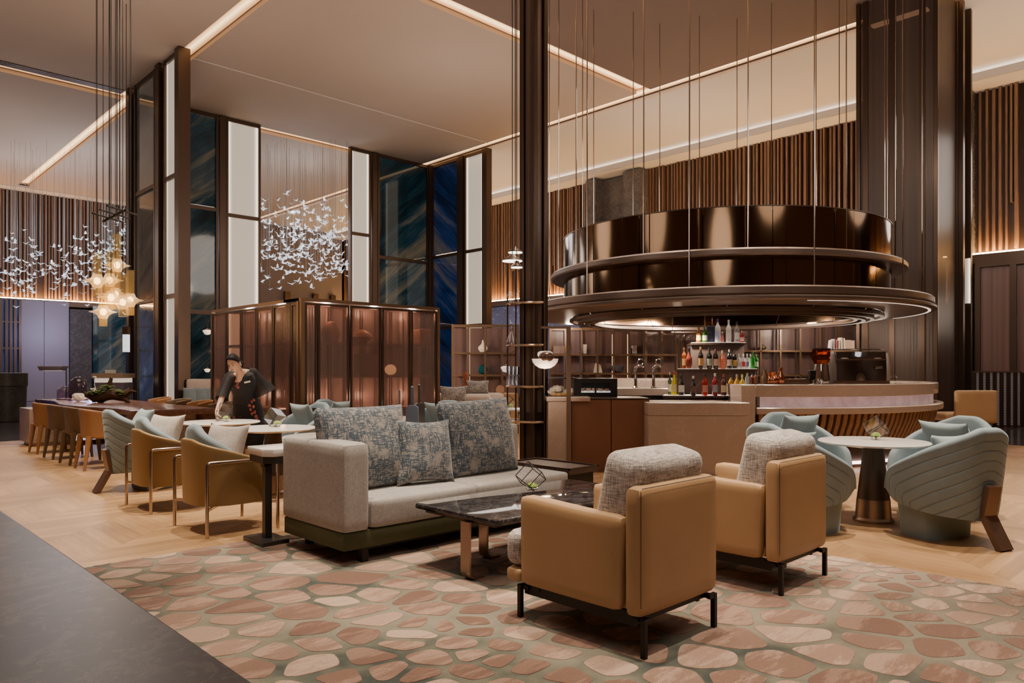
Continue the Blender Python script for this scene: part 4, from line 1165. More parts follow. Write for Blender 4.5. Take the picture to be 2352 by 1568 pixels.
# lamp bracket
t = thingc('bracket_lamp', 'opal bowl lamp with brown ball hanging from a slim bronze bracket at the counter end', 'lamp', pX(1306, 9.55), 9.55, 0)
zt = ZY(749, 9.55); xa = pX(1252, 9.55)-pX(1306, 9.55)
obj('post', MB().box(-.028, .028, -.02, .02, 0, zt-.03), MT['bracket'], t, False)
obj('arm', MB().box(xa-.05, .028, -.02, .02, zt-.03, zt), MT['bracket'], t, False)
zl = ZY(826, 9.55)
obj('rod', MB().cyl((xa, 0, zl+.1), (xa, 0, zt-.02), .006, n=8), MT['bronze_lt'], t)
prof = [(.0, -.118), (.07, -.108), (.125, -.075), (.16, -.03), (.172, .012), (.165, .012), (.11, .0), (.0, -.02)]
bowl = obj('bowl', MB().lathe(prof, 40), MT['lampglow'], t, label='glowing opal bowl'); bowl.location = (xa, 0, zl)
ball = obj('ball', MB().ball((0, 0, 0), .092, (1.08, 1.0, .8), 24), plain('brown_lamp_ball', (.15, .09, .07), .3, .6), t); ball.location = (xa+.012, -.10, zl+.03)
cap_ = obj('cap', MB().lathe([(0, .10), (.06, .112), (.095, .095), (.10, .06), (.08, .03), (0, .03)], 32), MT['lampglow'], t); cap_.location = (xa, .0, zl)

# ---- stepped bottle tiers
TC = (pX(1648, 11.0), 12.35)
def tier(px0, px1, d, r, ztop, zbot, label):
    # curved bronze riser with a lit ledge
    x0, x1 = pX(px0, d), pX(px1, d); cx = (x0+x1)/2; hw = (x1-x0)/2; R_ = 2.6
    t = thingc('bottle_tier', label, 'bottle shelf', cx, d, 0, 'stepped bottle tiers')
    a = math.asin(hw/R_)
    c = (0, R_-.0, 0)
    obj('ledge', MB().arc(c, [(R_-.9, ztop-.03), (R_, ztop-.03), (R_, ztop), (R_-.9, ztop)], -a, a, 24), MT['bronze'], t, ang=30)
    obj('lit_edge', MB().arc(c, [(R_-.33, ztop), (R_+.003, ztop), (R_+.003, ztop+.006), (R_-.33, ztop+.006)], -a*.97, a*.97, 24), emit('shelf_light', (1, .84, .70), 1.0), t)
    obj('riser', MB().arc(c, [(R_-.9, zbot), (R_-.06, zbot), (R_-.06, ztop-.03), (R_-.9, ztop-.03)], -a*.985, a*.985, 24), MT['interior'], t, ang=30)
    return cx, d, R_
Z1, Z2, Z3 = ZY(908, 10.45), ZY(847, 10.85), ZY(787, 11.2)
tier(1524, 1722, 10.35, 0, Z1, 0, 'lowest curved bottle tier with a bright lit edge')
tier(1556, 1745, 10.78, 0, Z2, Z1-.2, 'middle curved bottle tier of dark bronze')
tier(1588, 1716, 11.15, 0, Z3, Z2-.1, 'top curved bottle tier of dark bronze')

# ---- bottles
BM = {}
def bottlemat(col, clear):
    k = (col, clear)
    if k not in BM:
        m = NT('bottle_glass'); m.P(Base_Color=(*col, 1), Roughness=.08, Coat_Weight=.6, Specular_IOR_Level=.6)
        if clear: m.through(.45 if clear == 1 else .7, tuple(min(1, c*1.3+.1) for c in col))
        BM[k] = m.m
    return BM[k]
def bottle(x, top, base, d, z, w, col, cap, lab, label, clear=0, shape='slim', group=None):
    px = 1500+x/6.817; h = (base-top)/6.817*d/FP; r = w/6.817/2*d/FP
    t = thingc('bottle', label, 'bottle', pX(px, d), d, z, group)
    sh = {'slim': [(.0, 0), (.93, 0), (1, .015), (1, .58), (.93, .66), (.55, .74), (.34, .80), (.30, .9), (.30, .93)],
          'square': [(.0, 0), (1, 0), (1, .60), (.93, .68), (.4, .76), (.32, .8), (.32, .92)],
          'round': [(.0, 0), (.9, 0), (1, .03), (1, .42), (.92, .52), (.5, .68), (.33, .76), (.3, .92)],
          'cone': [(.0, 0), (1, 0), (1, .03), (.98, .3), (.7, .58), (.42, .78), (.34, .9)]}[shape]
    obj('glass_body', MB().lathe([(a*r, b*h) for a, b in sh], 20), bottlemat(col, clear), t)
    obj('cap', MB().lathe([(0, .86*h), (.36*r, .86*h), (.37*r, .995*h), (.3*r, h), (0, h)], 14), capmat(cap), t)
    if lab:
        obj('paper_label', MB().arc(O, [(r*1.01, .16*h), (r*1.02, .16*h), (r*1.02, .48*h), (r*1.01, .48*h)], -1.15, 1.15, 10), capmat(lab), t)
    return t
CM = {}
def capmat(c):
    if c not in CM: CM[c] = plain('printed_'+('label' if max(c) > .4 else 'cap'), c, .5)
    return CM[c]
K, WH, CR, GO, RE = (.02, .02, .02), (.8, .78, .72), (.78, .62, .38), (.75, .5, .12), (.45, .02, .02)
g1, g2, g3 = 'bottles on the lowest tier', 'bottles on the middle tier', 'bottles on the top tier'
for args in (
    (262, 1035, 1398, 10.55, Z1, 56, (.02, .06, .02), (.5, .48, .45), WH, 'dark green bottle with grey cap behind the yellow one on the lowest tier', 0, 'slim', g1),
    (330, 1040, 1412, 10.45, Z1, 86, (.85, .75, .02), RE, (.85, .78, .3), 'bright yellow bottle with red cap on the lowest tier', 0, 'cone', g1),
    (438, 1075, 1414, 10.42, Z1, 100, (.03, .018, .012), K, WH, 'squat black bottle with white label right of the yellow bottle', 0, 'round', g1),
    (628, 1105, 1416, 10.38, Z1, 90, (.025, .02, .018), WH, (.16, .08, .06), 'black cream liqueur bottle with round brown label standing alone on the lowest tier', 0, 'round', g1),
    (812, 1070, 1416, 10.38, Z1, 88, (.55, .03, .015), K, (.62, .25, .2), 'bright red bottle with black cap in the middle of the lowest tier', 1, 'slim', g1),
    (968, 1062, 1415, 10.38, Z1, 90, (.30, .015, .02), WH, (.30, .33, .40), 'dark red bottle with white cap and blue grey label on the lowest tier', 0, 'slim', g1),
    (1105, 1070, 1408, 10.40, Z1, 92, (.09, .03, .02), (.35, .06, .03), CR, 'dark brown bottle with tall cream label on the lowest tier', 0, 'square', g1),
    (1220, 1075, 1408, 10.42, Z1, 92, (.72, .42, .05), K, CR, 'amber gold bottle with black cap, first of two on the lowest tier', 1, 'slim', g1),
    (1315, 1075, 1408, 10.44, Z1, 90, (.75, .48, .07), (.3, .25, .2), CR, 'amber gold bottle with grey brown cap, second of two on the lowest tier', 1, 'slim', g1),
    (1396, 1078, 1408, 10.48, Z1, 74, (.78, .62, .12), GO, WH, 'pale yellow bottle with gold cap at the end of the lowest tier', 1, 'slim', g1),
    (487, 645, 985, 10.95, Z2, 78, (.34, .09, .02), (.2, .1, .05), (.7, .4, .15), 'amber whisky bottle at the left end of the middle tier', 1, 'square', g2),
    (562, 662, 990, 10.87, Z2, 100, (.22, .035, .02), K, None, 'dark ruby faceted bottle with black stopper on the middle tier', 0, 'round', g2),
    (745, 642, 990, 10.82, Z2, 84, (.02, .015, .012), (.5, .28, .08), (.70, .38, .12), 'black bottle with orange label on the middle tier', 0, 'slim', g2),
    (878, 660, 990, 10.80, Z2, 86, (.015, .018, .014), K, (.45, .52, .42), 'black bottle with pale green label on the middle tier', 0, 'slim', g2),
    (980, 665, 990, 10.80, Z2, 84, (.02, .015, .015), (.1, .02, .02), (.75, .50, .38), 'black bottle with peach label on the middle tier', 0, 'slim', g2),
    (1086, 698, 990, 10.80, Z2, 88, (.72, .36, .24), (.4, .25, .2), None, 'rose pink bottle between two black ones on the middle tier', 1, 'square', g2),
    (1194, 684, 990, 10.82, Z2, 84, (.02, .018, .016), (.55, .5, .45), WH, 'black bottle with white label and silver cap on the middle tier', 0, 'slim', g2),
    (1277, 698, 990, 10.84, Z2, 74, (.02, .018, .014), K, GO, 'black bottle with golden yellow label on the middle tier', 0, 'slim', g2),
    (1342, 748, 988, 10.84, Z2, 56, (.75, .76, .78), WH, (.7, .7, .75), 'small frosted bottle beside the yellow labelled one on the middle tier', 1, 'square', g2),
    (1415, 750, 988, 10.86, Z2, 64, (.75, .72, .74), (.7, .66, .62), (.80, .08, .08), 'small clear bottle with bright red label on the middle tier', 2, 'square', g2),
    (1474, 750, 988, 10.88, Z2, 64, (.72, .74, .78), (.7, .68, .66), (.16, .20, .42), 'small clear bottle with navy label on the middle tier', 2, 'square', g2),
    (1522, 750, 988, 10.95, Z2, 50, (.72, .74, .74), (.7, .68, .66), (.5, .6, .2), 'small clear bottle next to the green ones on the middle tier', 2, 'square', g2),
    (1560, 715, 988, 10.92, Z2, 66, (.03, .30, .04), (.05, .2, .04), None, 'bright green bottle, taller of two at the right end of the middle tier', 1, 'slim', g2),
    (1614, 752, 985, 10.97, Z2, 62, (.05, .28, .06), (.4, .45, .35), WH, 'small green bottle with white label at the right end of the middle tier', 1, 'slim', g2),
    (712, 328, 578, 11.25, Z3, 84, (.45, .16, .03), (.3, .15, .05), (.85, .75, .25), 'amber bottle with yellow label on the top tier', 1, 'slim', g3),
    (806, 333, 578, 11.22, Z3, 82, (.05, .22, .03), (.05, .2, .04), (.80, .82, .55), 'green bottle with pale label on the top tier', 1, 'slim', g3),
    (1012, 205, 580, 11.20, Z3, 88, (.78, .79, .84), (.05, .06, .25), (.55, .58, .85), 'tall frosted white bottle with navy cap on the top tier', 0, 'slim', g3),
    (1082, 400, 580, 11.35, Z3, 56, (.55, .2, .18), (.7, .6, .55), None, 'small rosy round bottle between the two frosted ones on the top tier', 1, 'round', g3),
    (1183, 222, 582, 11.20, Z3, 82, (.84, .84, .84), WH, (.86, .86, .88), 'tall all white frosted bottle on the top tier', 0, 'slim', g3),
    (1311, 255, 588, 11.22, Z3, 82, (.62, .62, .66), K, (.85, .84, .84), 'tall clear bottle with black cap and white label on the top tier', 2, 'slim', g3),
    (1391, 408, 596, 11.28, Z3, 66, (.50, .05, .05), (.6, .4, .35), (.7, .4, .38), 'small red bottle at the right end of the top tier', 1, 'slim', g3),
    ): bottle(*args)
# short bottles and bar pieces on the high counter
cz = 1.147
for x, top, d, w, col, cap, lb in ((1475, 1072, 10.15, 66, (.6, .62, .64), (.6, .58, .55), 'clear bottle with silver cap at the inner edge of the high counter'),
                          (1556, 1068, 10.15, 62, (.22, .05, .03), K, 'dark red brown bottle on the high counter behind the marble end block'),
                          (1607, 1060, 10.1, 58, (.25, .10, .05), K, 'brown bottle with black cap beside the copper jug on the high counter')):
    bottle(x, top, 1246, d, cz, w, col, cap, None, lb, 1 if max(col) > .5 else 0)
bx = thingc('gift_box', 'navy blue gift box standing on the top bottle tier', 'box', pX(1500+908/6.817, 11.3), 11.3, Z3)
hb_ = (578-318)/6.817*11.3/FP; wb_ = 115/6.817/2*11.3/FP
obj('box_body', MB().box(-wb_, wb_, -.05, .05, 0, hb_, .003, 1), MT['navy'], bx, False)
obj('gold_mark', MB().box(-.012, .012, -.052, -.05, .05, .06), MT['brass'], bx, False)
# hanging stem glasses and their rack
t = thingc('glass_rack', 'thin bronze rail of the hanging stemware above the bottle tiers', 'rack', pX(1588, 11.4), 11.4, ZY(765, 11.4))
obj('rail', MB().box(-.35, .25, -.2, -.18, .0, .015).box(-.35, .25, .1, .12, 0, .015), MT['bronze_lt'], t, False)
for s in (-.3, .2): obj('hanger', MB().cyl((s, -.04, .0), (s, -.04, .47), .006, n=6).box(s-.01, s+.01, -.2, .12, 0, .012), MT['steel'], t, False)
gl0 = None
for k, (x, dd) in enumerate(((392, 11.25), (490, 11.25), (557, 11.5), (604, 11.3), (652, 11.5))):
    loc = CF @ Vector((pX(1500+x/6.817, dd), dd, ZY(765, 11.4)))
    nm = ['outermost', 'second', 'third', 'fourth', 'innermost'][k]
    lab = f'upside down stem glass on the hanging rail, {nm} from the end away from the bottles'
    if gl0 is None:
        gl0 = thing('stem_glass', lab, 'glass', loc, BARROT, 'hanging stem glasses')
        obj('foot', MB().lathe([(0, 0), (.035, 0), (.035, .004), (0, .006)], 20), MT['glass'], gl0)
        obj('stem', MB().cyl((0, 0, 0), (0, 0, -.025), .005, n=8), MT['glass'], gl0)
        obj('bowl', MB().lathe([(.0, -.022), (.025, -.028), (.042, -.06), (.040, -.115)], 20), MT['glass'], gl0)
    else: dup(gl0, lab, loc)
# taps
def tap(px, d, label):
    z0 = ZY(891, d); t = thingc('beer_tap', label, 'tap', pX(px, d), d, z0, 'chrome beer taps')
    obj('column', MB().lathe([(0, 0), (.05, 0), (.05, .012), (.025, .03), (.021, .28), (.0, .28)], 20), MT['chrome'], t)
    obj('spout', MB().tube([(0, 0, .26), (.0, 0, .31), (.03, -.03, .335), (.08, -.08, .335), (.10, -.10, .315)], [.022, .022, .02, .014, .012], 12), MT['chrome'], t)
    obj('ring', MB().tube([(.07+.045*cos(2*pi*k/20), -.06, .40+.045*sin(2*pi*k/20)) for k in range(20)], .009, 8, closed=True), MT['chrome'], t)
    obj('handle', MB().cyl((.11, -.07, .35), (.12, -.07, .44), .012, .016, 10), MT['blackmetal'], t)
tap(1460, 11.3, 'chrome beer tap farther from the bottle tiers'); tap(1501, 11.3, 'chrome beer tap nearer to the bottle tiers')
t = thingc('back_counter', 'stone topped inner counter carrying the chrome taps', 'bar counter', pX(1478, 11.0), 11.0, 0)
x0, x1 = pX(1418, 11)-pX(1478, 11), pX(1535, 11)-pX(1478, 11)
obj('counter_top', MB().box(x0, x1, 0, .8, .96, ZY(891, 11.3), .004, 1), MT['taupe'], t, False)
obj('base', MB().box(x0, x1, .03, .75, 0, .96), MT['blackmetal'], t, False)
obj('upstand', MB().box(x0, x1+.3, .8, .86, .9, ZY(868, 11.85)), MT['taupe'], t, False)
# tumblers by the taps
tg = None; rr = random.Random(9)
for k in range(10):
    loc = CF @ Vector((pX(1466+k*7.3, 11.45), 11.45+(k % 2)*.12, ZY(891, 11.3)))
    lab = 'clear tumbler standing beside the chrome taps on the inner counter'
    if tg is None:
        tg = obj('tumbler', MB().lathe([(0, .004), (.033, 0), (.042, .11), (.039, .11), (.031, .012), (0, .012)], 16), MT['glass']); tg.location = loc
        tag(tg, lab, 'glass', 'tumblers beside the taps')
    else:
        o = tg.copy(); C.objects.link(o); o.location = loc
# cake display fridge
d_ = 10.1
t = thingc('display_case', 'black framed glass food display case on the copper cabinet', 'display case', pX(1368, d_), d_, .972)
hw = pX(1418, d_)-pX(1368, d_); zt = ZY(871, d_)-.972
obj('frame', MB().box(-hw, hw, 0, .04, zt-.05, zt).box(-hw, hw, 0, .04, 0, .06).box(-hw, -hw+.1, 0, .04, .06, zt-.05).box(hw-.09, hw, 0, .04, .06, zt-.05).box(-hw, hw, .5, .55, 0, zt).box(-hw, -hw+.03, .04, .5, 0, zt).box(hw-.03, hw, .04, .5, 0, zt).box(-hw, hw, .0, .55, zt, zt+.012).box(-.012, .012, -.003, .02, .06, zt-.05), MT['blackmetal'], t, False)
obj('glass', MB().box(-hw+.1, hw-.09, .01, .014, .06, zt-.05), MT['glass'], t, False)
obj('lit_shelf', MB().box(-hw+.05, hw-.05, .06, .48, .06, .075), emit('case_light', (.75, .85, .85), .7), t, False)
mb = MB()
for k in range(5): mb.box(-.2+k*.085, -.14+k*.085, .1, .16, .076, .12, .008, 1)
obj('cake', mb, plain('cakes', (.45, .22, .12), .6, 0, .5, 14), t)
d_ = 9.95
t = thingc('pastry_case', 'clear glass pastry case with crumpled paper and bread beside the slim column', 'display case', pX(1290, d_), d_, .986)
hw = pX(1318, d_)-pX(1290, d_); zt = ZY(870, d_)-.986
obj('glass', MB().box(-hw, hw, 0, .006, 0, zt).box(-hw, -hw+.006, .006, .45, 0, zt), MT['glass'], t, False)
obj('top_frame', MB().box(-hw-.02, hw+.02, 0, .5, zt, zt+.02), MT['blackmetal'], t, False)
mb = MB(); rr = random.Random(4)
for k in range(7): mb.ball((-.12+.04*k, .2+rr.uniform(-.06, .06), .07+.03*sin(k)), .055, (1, 1, rr.uniform(.7, 1.2)), 8)
for v in mb.bm.verts: v.co += Vector((rr.uniform(-1, 1), rr.uniform(-1, 1), rr.uniform(-1, 1)))*.012
obj('crumpled_paper', mb, MT['paper'], t, False)
mb = MB()
for k in range(4): mb.ball((-.1+.07*k, .1, .025), .04, (1.1, .8, .6), 10)
obj('bread_roll', mb, plain('bread', (.62, .38, .14), .7), t)
# ---- espresso machine and grinder on the high counter
d_ = 10.3
t = thingc('espresso_machine', 'big grey and chrome espresso machine on the curved counter', 'coffee machine', pX(1970, d_), d_, cz, rot=-.12)
def mx(px): return pX(px, d_)-pX(1970, d_)
def mz(py): return ZY(py, d_)-cz
L_, Rr = mx(1905), mx(2040); zt = mz(806)
for x in (L_, Rr-.05):
    q = [(-.02, .0), (-.03, .12), (-.02, zt*.55), (.03, zt*.92), (.10, zt), (.50, zt), (.56, zt*.8), (.58, 0)]
    M = Matrix(((0, 0, 1, 0), (1, 0, 0, 0), (0, 1, 0, 0), (0, 0, 0, 1)))
    obj('side_panel', MB().prism(q, x, x+(.11 if x == L_ else .05), .012, M=M), plain('machine_grey', (.34, .305, .275), .35, .5), t)
obj('body', MB().box(L_+.1, Rr-.05, .05, .55, .05, zt-.02), MT['gunmetal'], t, False)
mb = MB().grid(lambda u, v: (lerp(L_+.11, Rr-.05, u), -.01+.0*u+.05*max(0, v-.75)*2+.015*sin(3*pi*u)*sin(pi*v), lerp(.04, zt-.01, v)), 20, 14)
obj('back_plate', mb, plain('blue_reflection_chrome', (.30, .33, .40), .06, 1), t)  # blue reflection put into the base colour of the chrome
obj('top_plate', MB().box(L_+.11, Rr-.05, -.005, .03, zt*.76, zt, .008, 1, M=Matrix.Translation((0, 0, zt*.76)) @ Matrix.Rotation(radians(-28), 4, 'X') @ Matrix.Translation((0, 0, -zt*.76))), plain('brushed_steel_plate', (.62, .58, .53), .3, .35), t)
obj('top_band', MB().box(L_+.11, Rr-.05, -.02, .0, zt*.72, zt*.76), MT['chrome'], t, False)
obj('badge', MB().box(Rr-.2, Rr-.1, -.022, -.012, zt*.47, zt*.53, .004, 1), MT['chrome'], t, False)
obj('drip_tray', MB().box(L_+.06, Rr-.02, -.03, .5, 0, .045), MT['chrome'], t, False)
obj('cup_rail', MB().tube([(L_+.1, .08, zt+.03), (Rr-.04, .08, zt+.03), (Rr-.04, .5, zt+.03), (L_+.1, .5, zt+.03)], .006, 6, closed=True), MT['chrome'], t)
t = thingc('coffee_grinder', 'coffee grinder with brown bean hopper beside the espresso machine', 'coffee grinder', pX(1886, 10.15), 10.15, cz)
gz = lambda py: ZY(py, 10.15)-cz
obj('body', MB().lathe([(0, 0), (.105, 0), (.115, .05), (.10, gz(850)), (.09, gz(836)), (0, gz(836))], 24), MT['chrome'], t)
obj('hopper', MB().lathe([(.08, gz(836)), (.118, gz(826)), (.118, gz(803)), (.11, gz(803)), (.105, gz(826)), (.07, gz(836))], 24), glass('amber_hopper', (.75, .42, .28), .7, .05, (.45, .22, .12)), t)
obj('lid', MB().lathe([(0, gz(800)), (.123, gz(800)), (.123, gz(803)), (0, gz(803))], 24), MT['blackmetal'], t)
obj('beans', MB().lathe([(0, gz(828)), (.10, gz(827)), (.1, gz(815)), (0, gz(813))], 20), plain('coffee_beans', (.05, .025, .015), .5), t)
obj('fork', MB().box(-.17, -.09, -.05, .03, gz(872), gz(850), .01, 1), MT['blackmetal'], t)
# tray of bar tools
t = thingc('tool_tray', 'long brushed steel tray behind the copper jug on the high counter', 'tray', pX(1810, 10.2), 10.2, cz)
obj('tray_body', MB().box(-.26, .26, -.1, .1, 0, .075, .01, 1), MT['steel'], t)
for px, h_, w_, mk, lb in ((1757, .20, .045, 'brass', 'slim jar of brass bar spoons on the high counter'), (1765, .15, .05, 'copper_shiny', 'small copper jigger next to the bar spoons'), (1776, .17, .07, 'copper_shiny', 'round bellied copper jug on the high counter'), (1793, .23, .05, 'copper_shiny', 'tall copper shaker on the high counter')):
    o = obj('copper_vessel', MB().lathe([(0, 0), (w_*.7, 0), (w_, h_*.2), (w_*.95, h_*.5), (w_*.5, h_*.75), (w_*.6, h_), (0, h_)], 20), MT[mk]); o.location = CF @ Vector((pX(px, 10.0), 10.0, cz)); tag(o, lb, 'vessel')
o = obj('glass_jar', MB().lathe([(0, 0), (.05, 0), (.055, .02), (.055, .09), (.03, .11), (.035, .14), (0, .14)], 20), MT['glass']); o.location = CF @ Vector((pX(2052, 10.4), 10.4, cz)); tag(o, 'small clear jar on the counter right of the espresso machine', 'jar')
# leather stool on the right
t = thingc('bar_stool', 'tan leather backed stool standing beyond the round table at the end of the bar', 'stool', pX(2218, 12.6), 12.6, 0)
obj('backrest', MB().soft(-.36+pX(2222, 12.6)-pX(2218, 12.6), .37, -.28, -.2, .45, ZY(895, 12.6), .03), MT['leather'], t)
obj('seat', MB().soft(-.46, .36, -.2, .3, .48, .62, .05), MT['leather'], t)
for x in (-.36, .32):
    for y in (-.22, .25): obj('leg', MB().cyl((x, y, 0), (x*.95, y, .5), .02, n=10), MT['bronze'], t)

# low ribbed screen and tall reeded partition at the right edge
d_ = 17.2
t = thingc('ribbed_screen', 'low lit screen of dark vertical ribs behind the leather stool', 'screen', pX(2292, d_), d_, 0)
hw = pX(2347, d_)-pX(2292, d_); zt = ZY(852, d_)
obj('frame', MB().box(-hw, hw, 0, .05, zt-.03, zt).box(-hw, hw, 0, .05, 0, .06), MT['bronze_lt'], t, False)
def lines():
    m = NT('fine_lit_louvres'); x, y, z = m.xyz(m.pos()); k = m.math('FRACT', m.math('MULTIPLY', z, 26.0)); k = m.math('GREATER_THAN', k, .55)
    c = m.mix(k, (.10, .075, .075), (.42, .36, .36)); m.P(Base_Color=c, Emission_Color=c, Emission_Strength=.12, Roughness=.4); return m.m
obj('louvre_panel', MB().box(-hw, hw, .03, .045, .06, zt-.03), lines(), t, False)
for k in range(8): obj('rib', MB().box(-hw+k*2*hw/7-.025, -hw+k*2*hw/7+.025, -.05, .03, 0, zt-.03), MT['bronze'], t, False)
# ================= screens, cabinet, lamps, birds
def lightscreen(name, label, cat, X0, X1, D, ztop, cols, rails, panel, zbot=0.0, frame='brass', depth=.3, rot=0):
    t = thingc(name, label, cat, (X0+X1)/2, D, zbot); hw = (X1-X0)/2; zt = ztop-zbot
    mb = MB().box(-hw, hw, 0, .05, zt-.06, zt).box(-hw, -hw+.05, 0, .05, 0, zt-.06).box(hw-.05, hw, 0, .05, 0, zt-.06)
    obj('frame', mb, MT[frame], t, False)
    xs = [lerp(-hw, hw, i/cols) for i in range(cols+1)]
    for x in xs[1:-1]: obj('mullion', MB().box(x-.02, x+.02, 0, .05, 0, zt-.06), MT[frame], t, False)
    for z in rails: obj('shelf', MB().box(-hw+.05, hw-.05, .0, depth, z-zbot-.02, z-zbot+.02), MT[frame], t, False)
    for a, b in zip(xs, xs[1:]): obj('glass_panel', MB().box(a+.02, b-.02, depth-.02, depth, .02, zt-.06), MT[panel], t, False)
    return t
D1 = 16.3
MT['screen_glass'] = fluted('reeded_mauve_screen', (.30, .19, .175), .22, 60, .3)
r1, r2 = ZY(815, D1), ZY(858, D1); zt = ZY(752, D1)
lightscreen('shelf_screen', 'brass framed shelf screen with reeded mauve glass behind the taps', 'shelving', pX(1262, D1), pX(1558, D1), D1, zt, 8, (r1, r2), 'screen_glass')
lightscreen('shelf_screen', 'brass framed shelf screen with reeded mauve glass behind the bottle tiers and espresso machine', 'shelving', pX(1566, D1), pX(1975, D1), D1, ZY(742, D1), 9, (ZY(806, D1), ZY(862, D1)), 'screen_glass')
D2 = 15.6
lightscreen('shelf_screen', 'open brass shelf screen with glass vases left of the slim bronze column', 'shelving', pX(1037, D2), pX(1192, D2), D2, ZY(745, D2), 4, (ZY(811, D2), ZY(862, D2)), 'screen_glass')
o = obj('lit_column', MB().lathe([(0, 0), (.19, 0), (.19, zt-.1), (0, zt-.1)], 32), emit('glowing_gold_column', (1, .70, .38), .55)); o.location = CF @ Vector((pX(1424, 17.4), 17.4, 0)); tag(o, 'round glowing golden column seen through the shelf screen behind the taps', 'column')
def deco(name, cat, px, py, d, mb, mat, label, smooth=True, group=None):
    o = obj(name, mb, MT[mat] if isinstance(mat, str) else mat, None, smooth); o.location = CF @ Vector((pX(px, d), d, ZY(py, d))); o.rotation_euler = (0, 0, BARROT)
    return tag(o, label, cat, group)
deco('glass_vase', 'vase', 1109, 808, D2+.1, MB().lathe([(0, 0), (.06, 0), (.10, .06), (.095, .11), (.03, .17), (.015, .24), (.0, .26)], 20), plain('cream_glass', (.8, .66, .45), .2, 0, 0, 8, Emission_Color=(1, .8, .5, 1), Emission_Strength=.25), 'cream flame shaped glass vase on the upper shelf left of the slim column')
deco('glass_disc', 'ornament', 1109, 859, D2+.1, MB().lathe([(0, -.03), (.08, -.03), (.10, 0), (.08, .03), (0, .03)], 28, M=Matrix.Translation((0, 0, .10)) @ Matrix.Rotation(pi/2, 4, 'X')), plain('teal_glass', (.01, .10, .12), .05), 'dark teal glass disc on the lower shelf left of the slim column')
deco('round_plaque', 'ornament', 1149, 905, 14.2, MB().lathe([(0, -.02), (.08, -.02), (.085, 0), (.08, .02), (0, .02)], 28, M=Matrix.Translation((0, 0, .09)) @ Matrix.Rotation(pi/2, 4, 'X')), plain('copper_shell', (.7, .42, .28), .2, .7), 'round copper and pearl disc ornament near the slim column')
for k, (px, w_, c, lb) in enumerate(((1281, .20, (.38, .27, .23), 'brown sleeved book on the upper shelf nearest the slim column'), (1293, .14, (.32, .22, .2), 'thin mauve book beside the brown sleeved one on the upper shelf'))):
    deco('book', 'book', px, 812, D1+.1, MB().box(-w_/2, w_/2, 0, .03, .0, .17, .003, 1), plain('book_cover', c, .6), lb, False)
deco('paper_fan', 'ornament', 1340, 812, D1+.1, MB().prism([(-.06, 0), (.06, 0), (.07, .20), (-.05, .21)], 0, .05, M=Matrix.Rotation(pi/2, 4, 'X')), 'paper', 'folded cream paper ornament on the upper shelf behind the display case', False)
deco('book', 'book', 1458, 812, D1+.1, MB().box(-.05, .05, 0, .15, 0, .18, .003, 1), plain('white_book', (.7, .66, .64), .6), 'white book standing on the upper shelf between the taps', False)
deco('book', 'book', 1449, 812, D1+.12, MB().box(-.03, .03, 0, .15, 0, .12, .003, 1), MT['navy'], 'small navy book leaning on the white one above the taps', False)
deco('paper_fan', 'ornament', 1373, 857, D1+.1, MB().prism([(-.10, 0), (.10, 0), (.05, .2), (-.06, .22)], 0, .05, M=Matrix.Rotation(pi/2, 4, 'X')), 'paper', 'folded cream paper ornament on the lower shelf behind the display case', False)
deco('bowl', 'bowl', 1418, 857, D1+.12, MB().lathe([(0, 0), (.07, .01), (.13, .07), (.15, .17), (.14, .17), (.12, .08), (0, .03)], 24), MT['slateblue'], 'dark slate bowl on the lower shelf before the glowing column')
deco('teapot', 'teapot', 1751, 804, D1+.1, MB().ball((0, 0, .055), .085, (1, 1, .6), 20).cyl((0, 0, .10), (0, 0, .13), .02, .012, 12), plain('silver_green', (.36, .38, .28), .15, .9), 'small round silver pot on the shelf right of the bottle tiers')
for k, (w_, h_, c, ln) in enumerate(((.035, .20, (.62, .6, .58), .3), (.03, .22, (.5, .47, .46), .1), (.035, .21, (.45, .10, .08), 0), (.03, .20, (.7, .66, .6), 0), (.04, .25, (.75, .62, .45), -.1), (.03, .24, (.72, .66, .6), -.1), (.15, .2, (.6, .40, .28), 0), (.12, .19, (.66, .5, .36), 0))):
    nm = ['white book leaning at the left end', 'grey book second from the left end', 'red spined book', 'pale book right of the red spine', 'tall ochre book', 'tall pale book right of the ochre one', 'wide tan book facing out', 'wide beige book at the right end'][k]
    deco('book', 'book', 1909+k*6.2+(4 if k > 6 else 0), 803, D1-1.2+.01*k, MB().box(-w_/2, w_/2, 0, .14, 0, h_, .003, 1, M=Matrix.Rotation(ln*.4, 4, 'Y')), plain('book_cover', c, .6), nm+' of the book row above the espresso machine', False, 'books above the espresso machine')
o = deco('book_shelf', 'shelf', 1930, 804, D1-1.2, MB().box(-.36, .36, -.02, .25, -.03, 0).box(-.36, -.33, .18, .25, -ZY(804, D1-1.2)+.0, -.03).box(.33, .36, .18, .25, -ZY(804, D1-1.2)+.0, -.03), 'brass', 'brass shelf carrying the book row above the espresso machine', False)
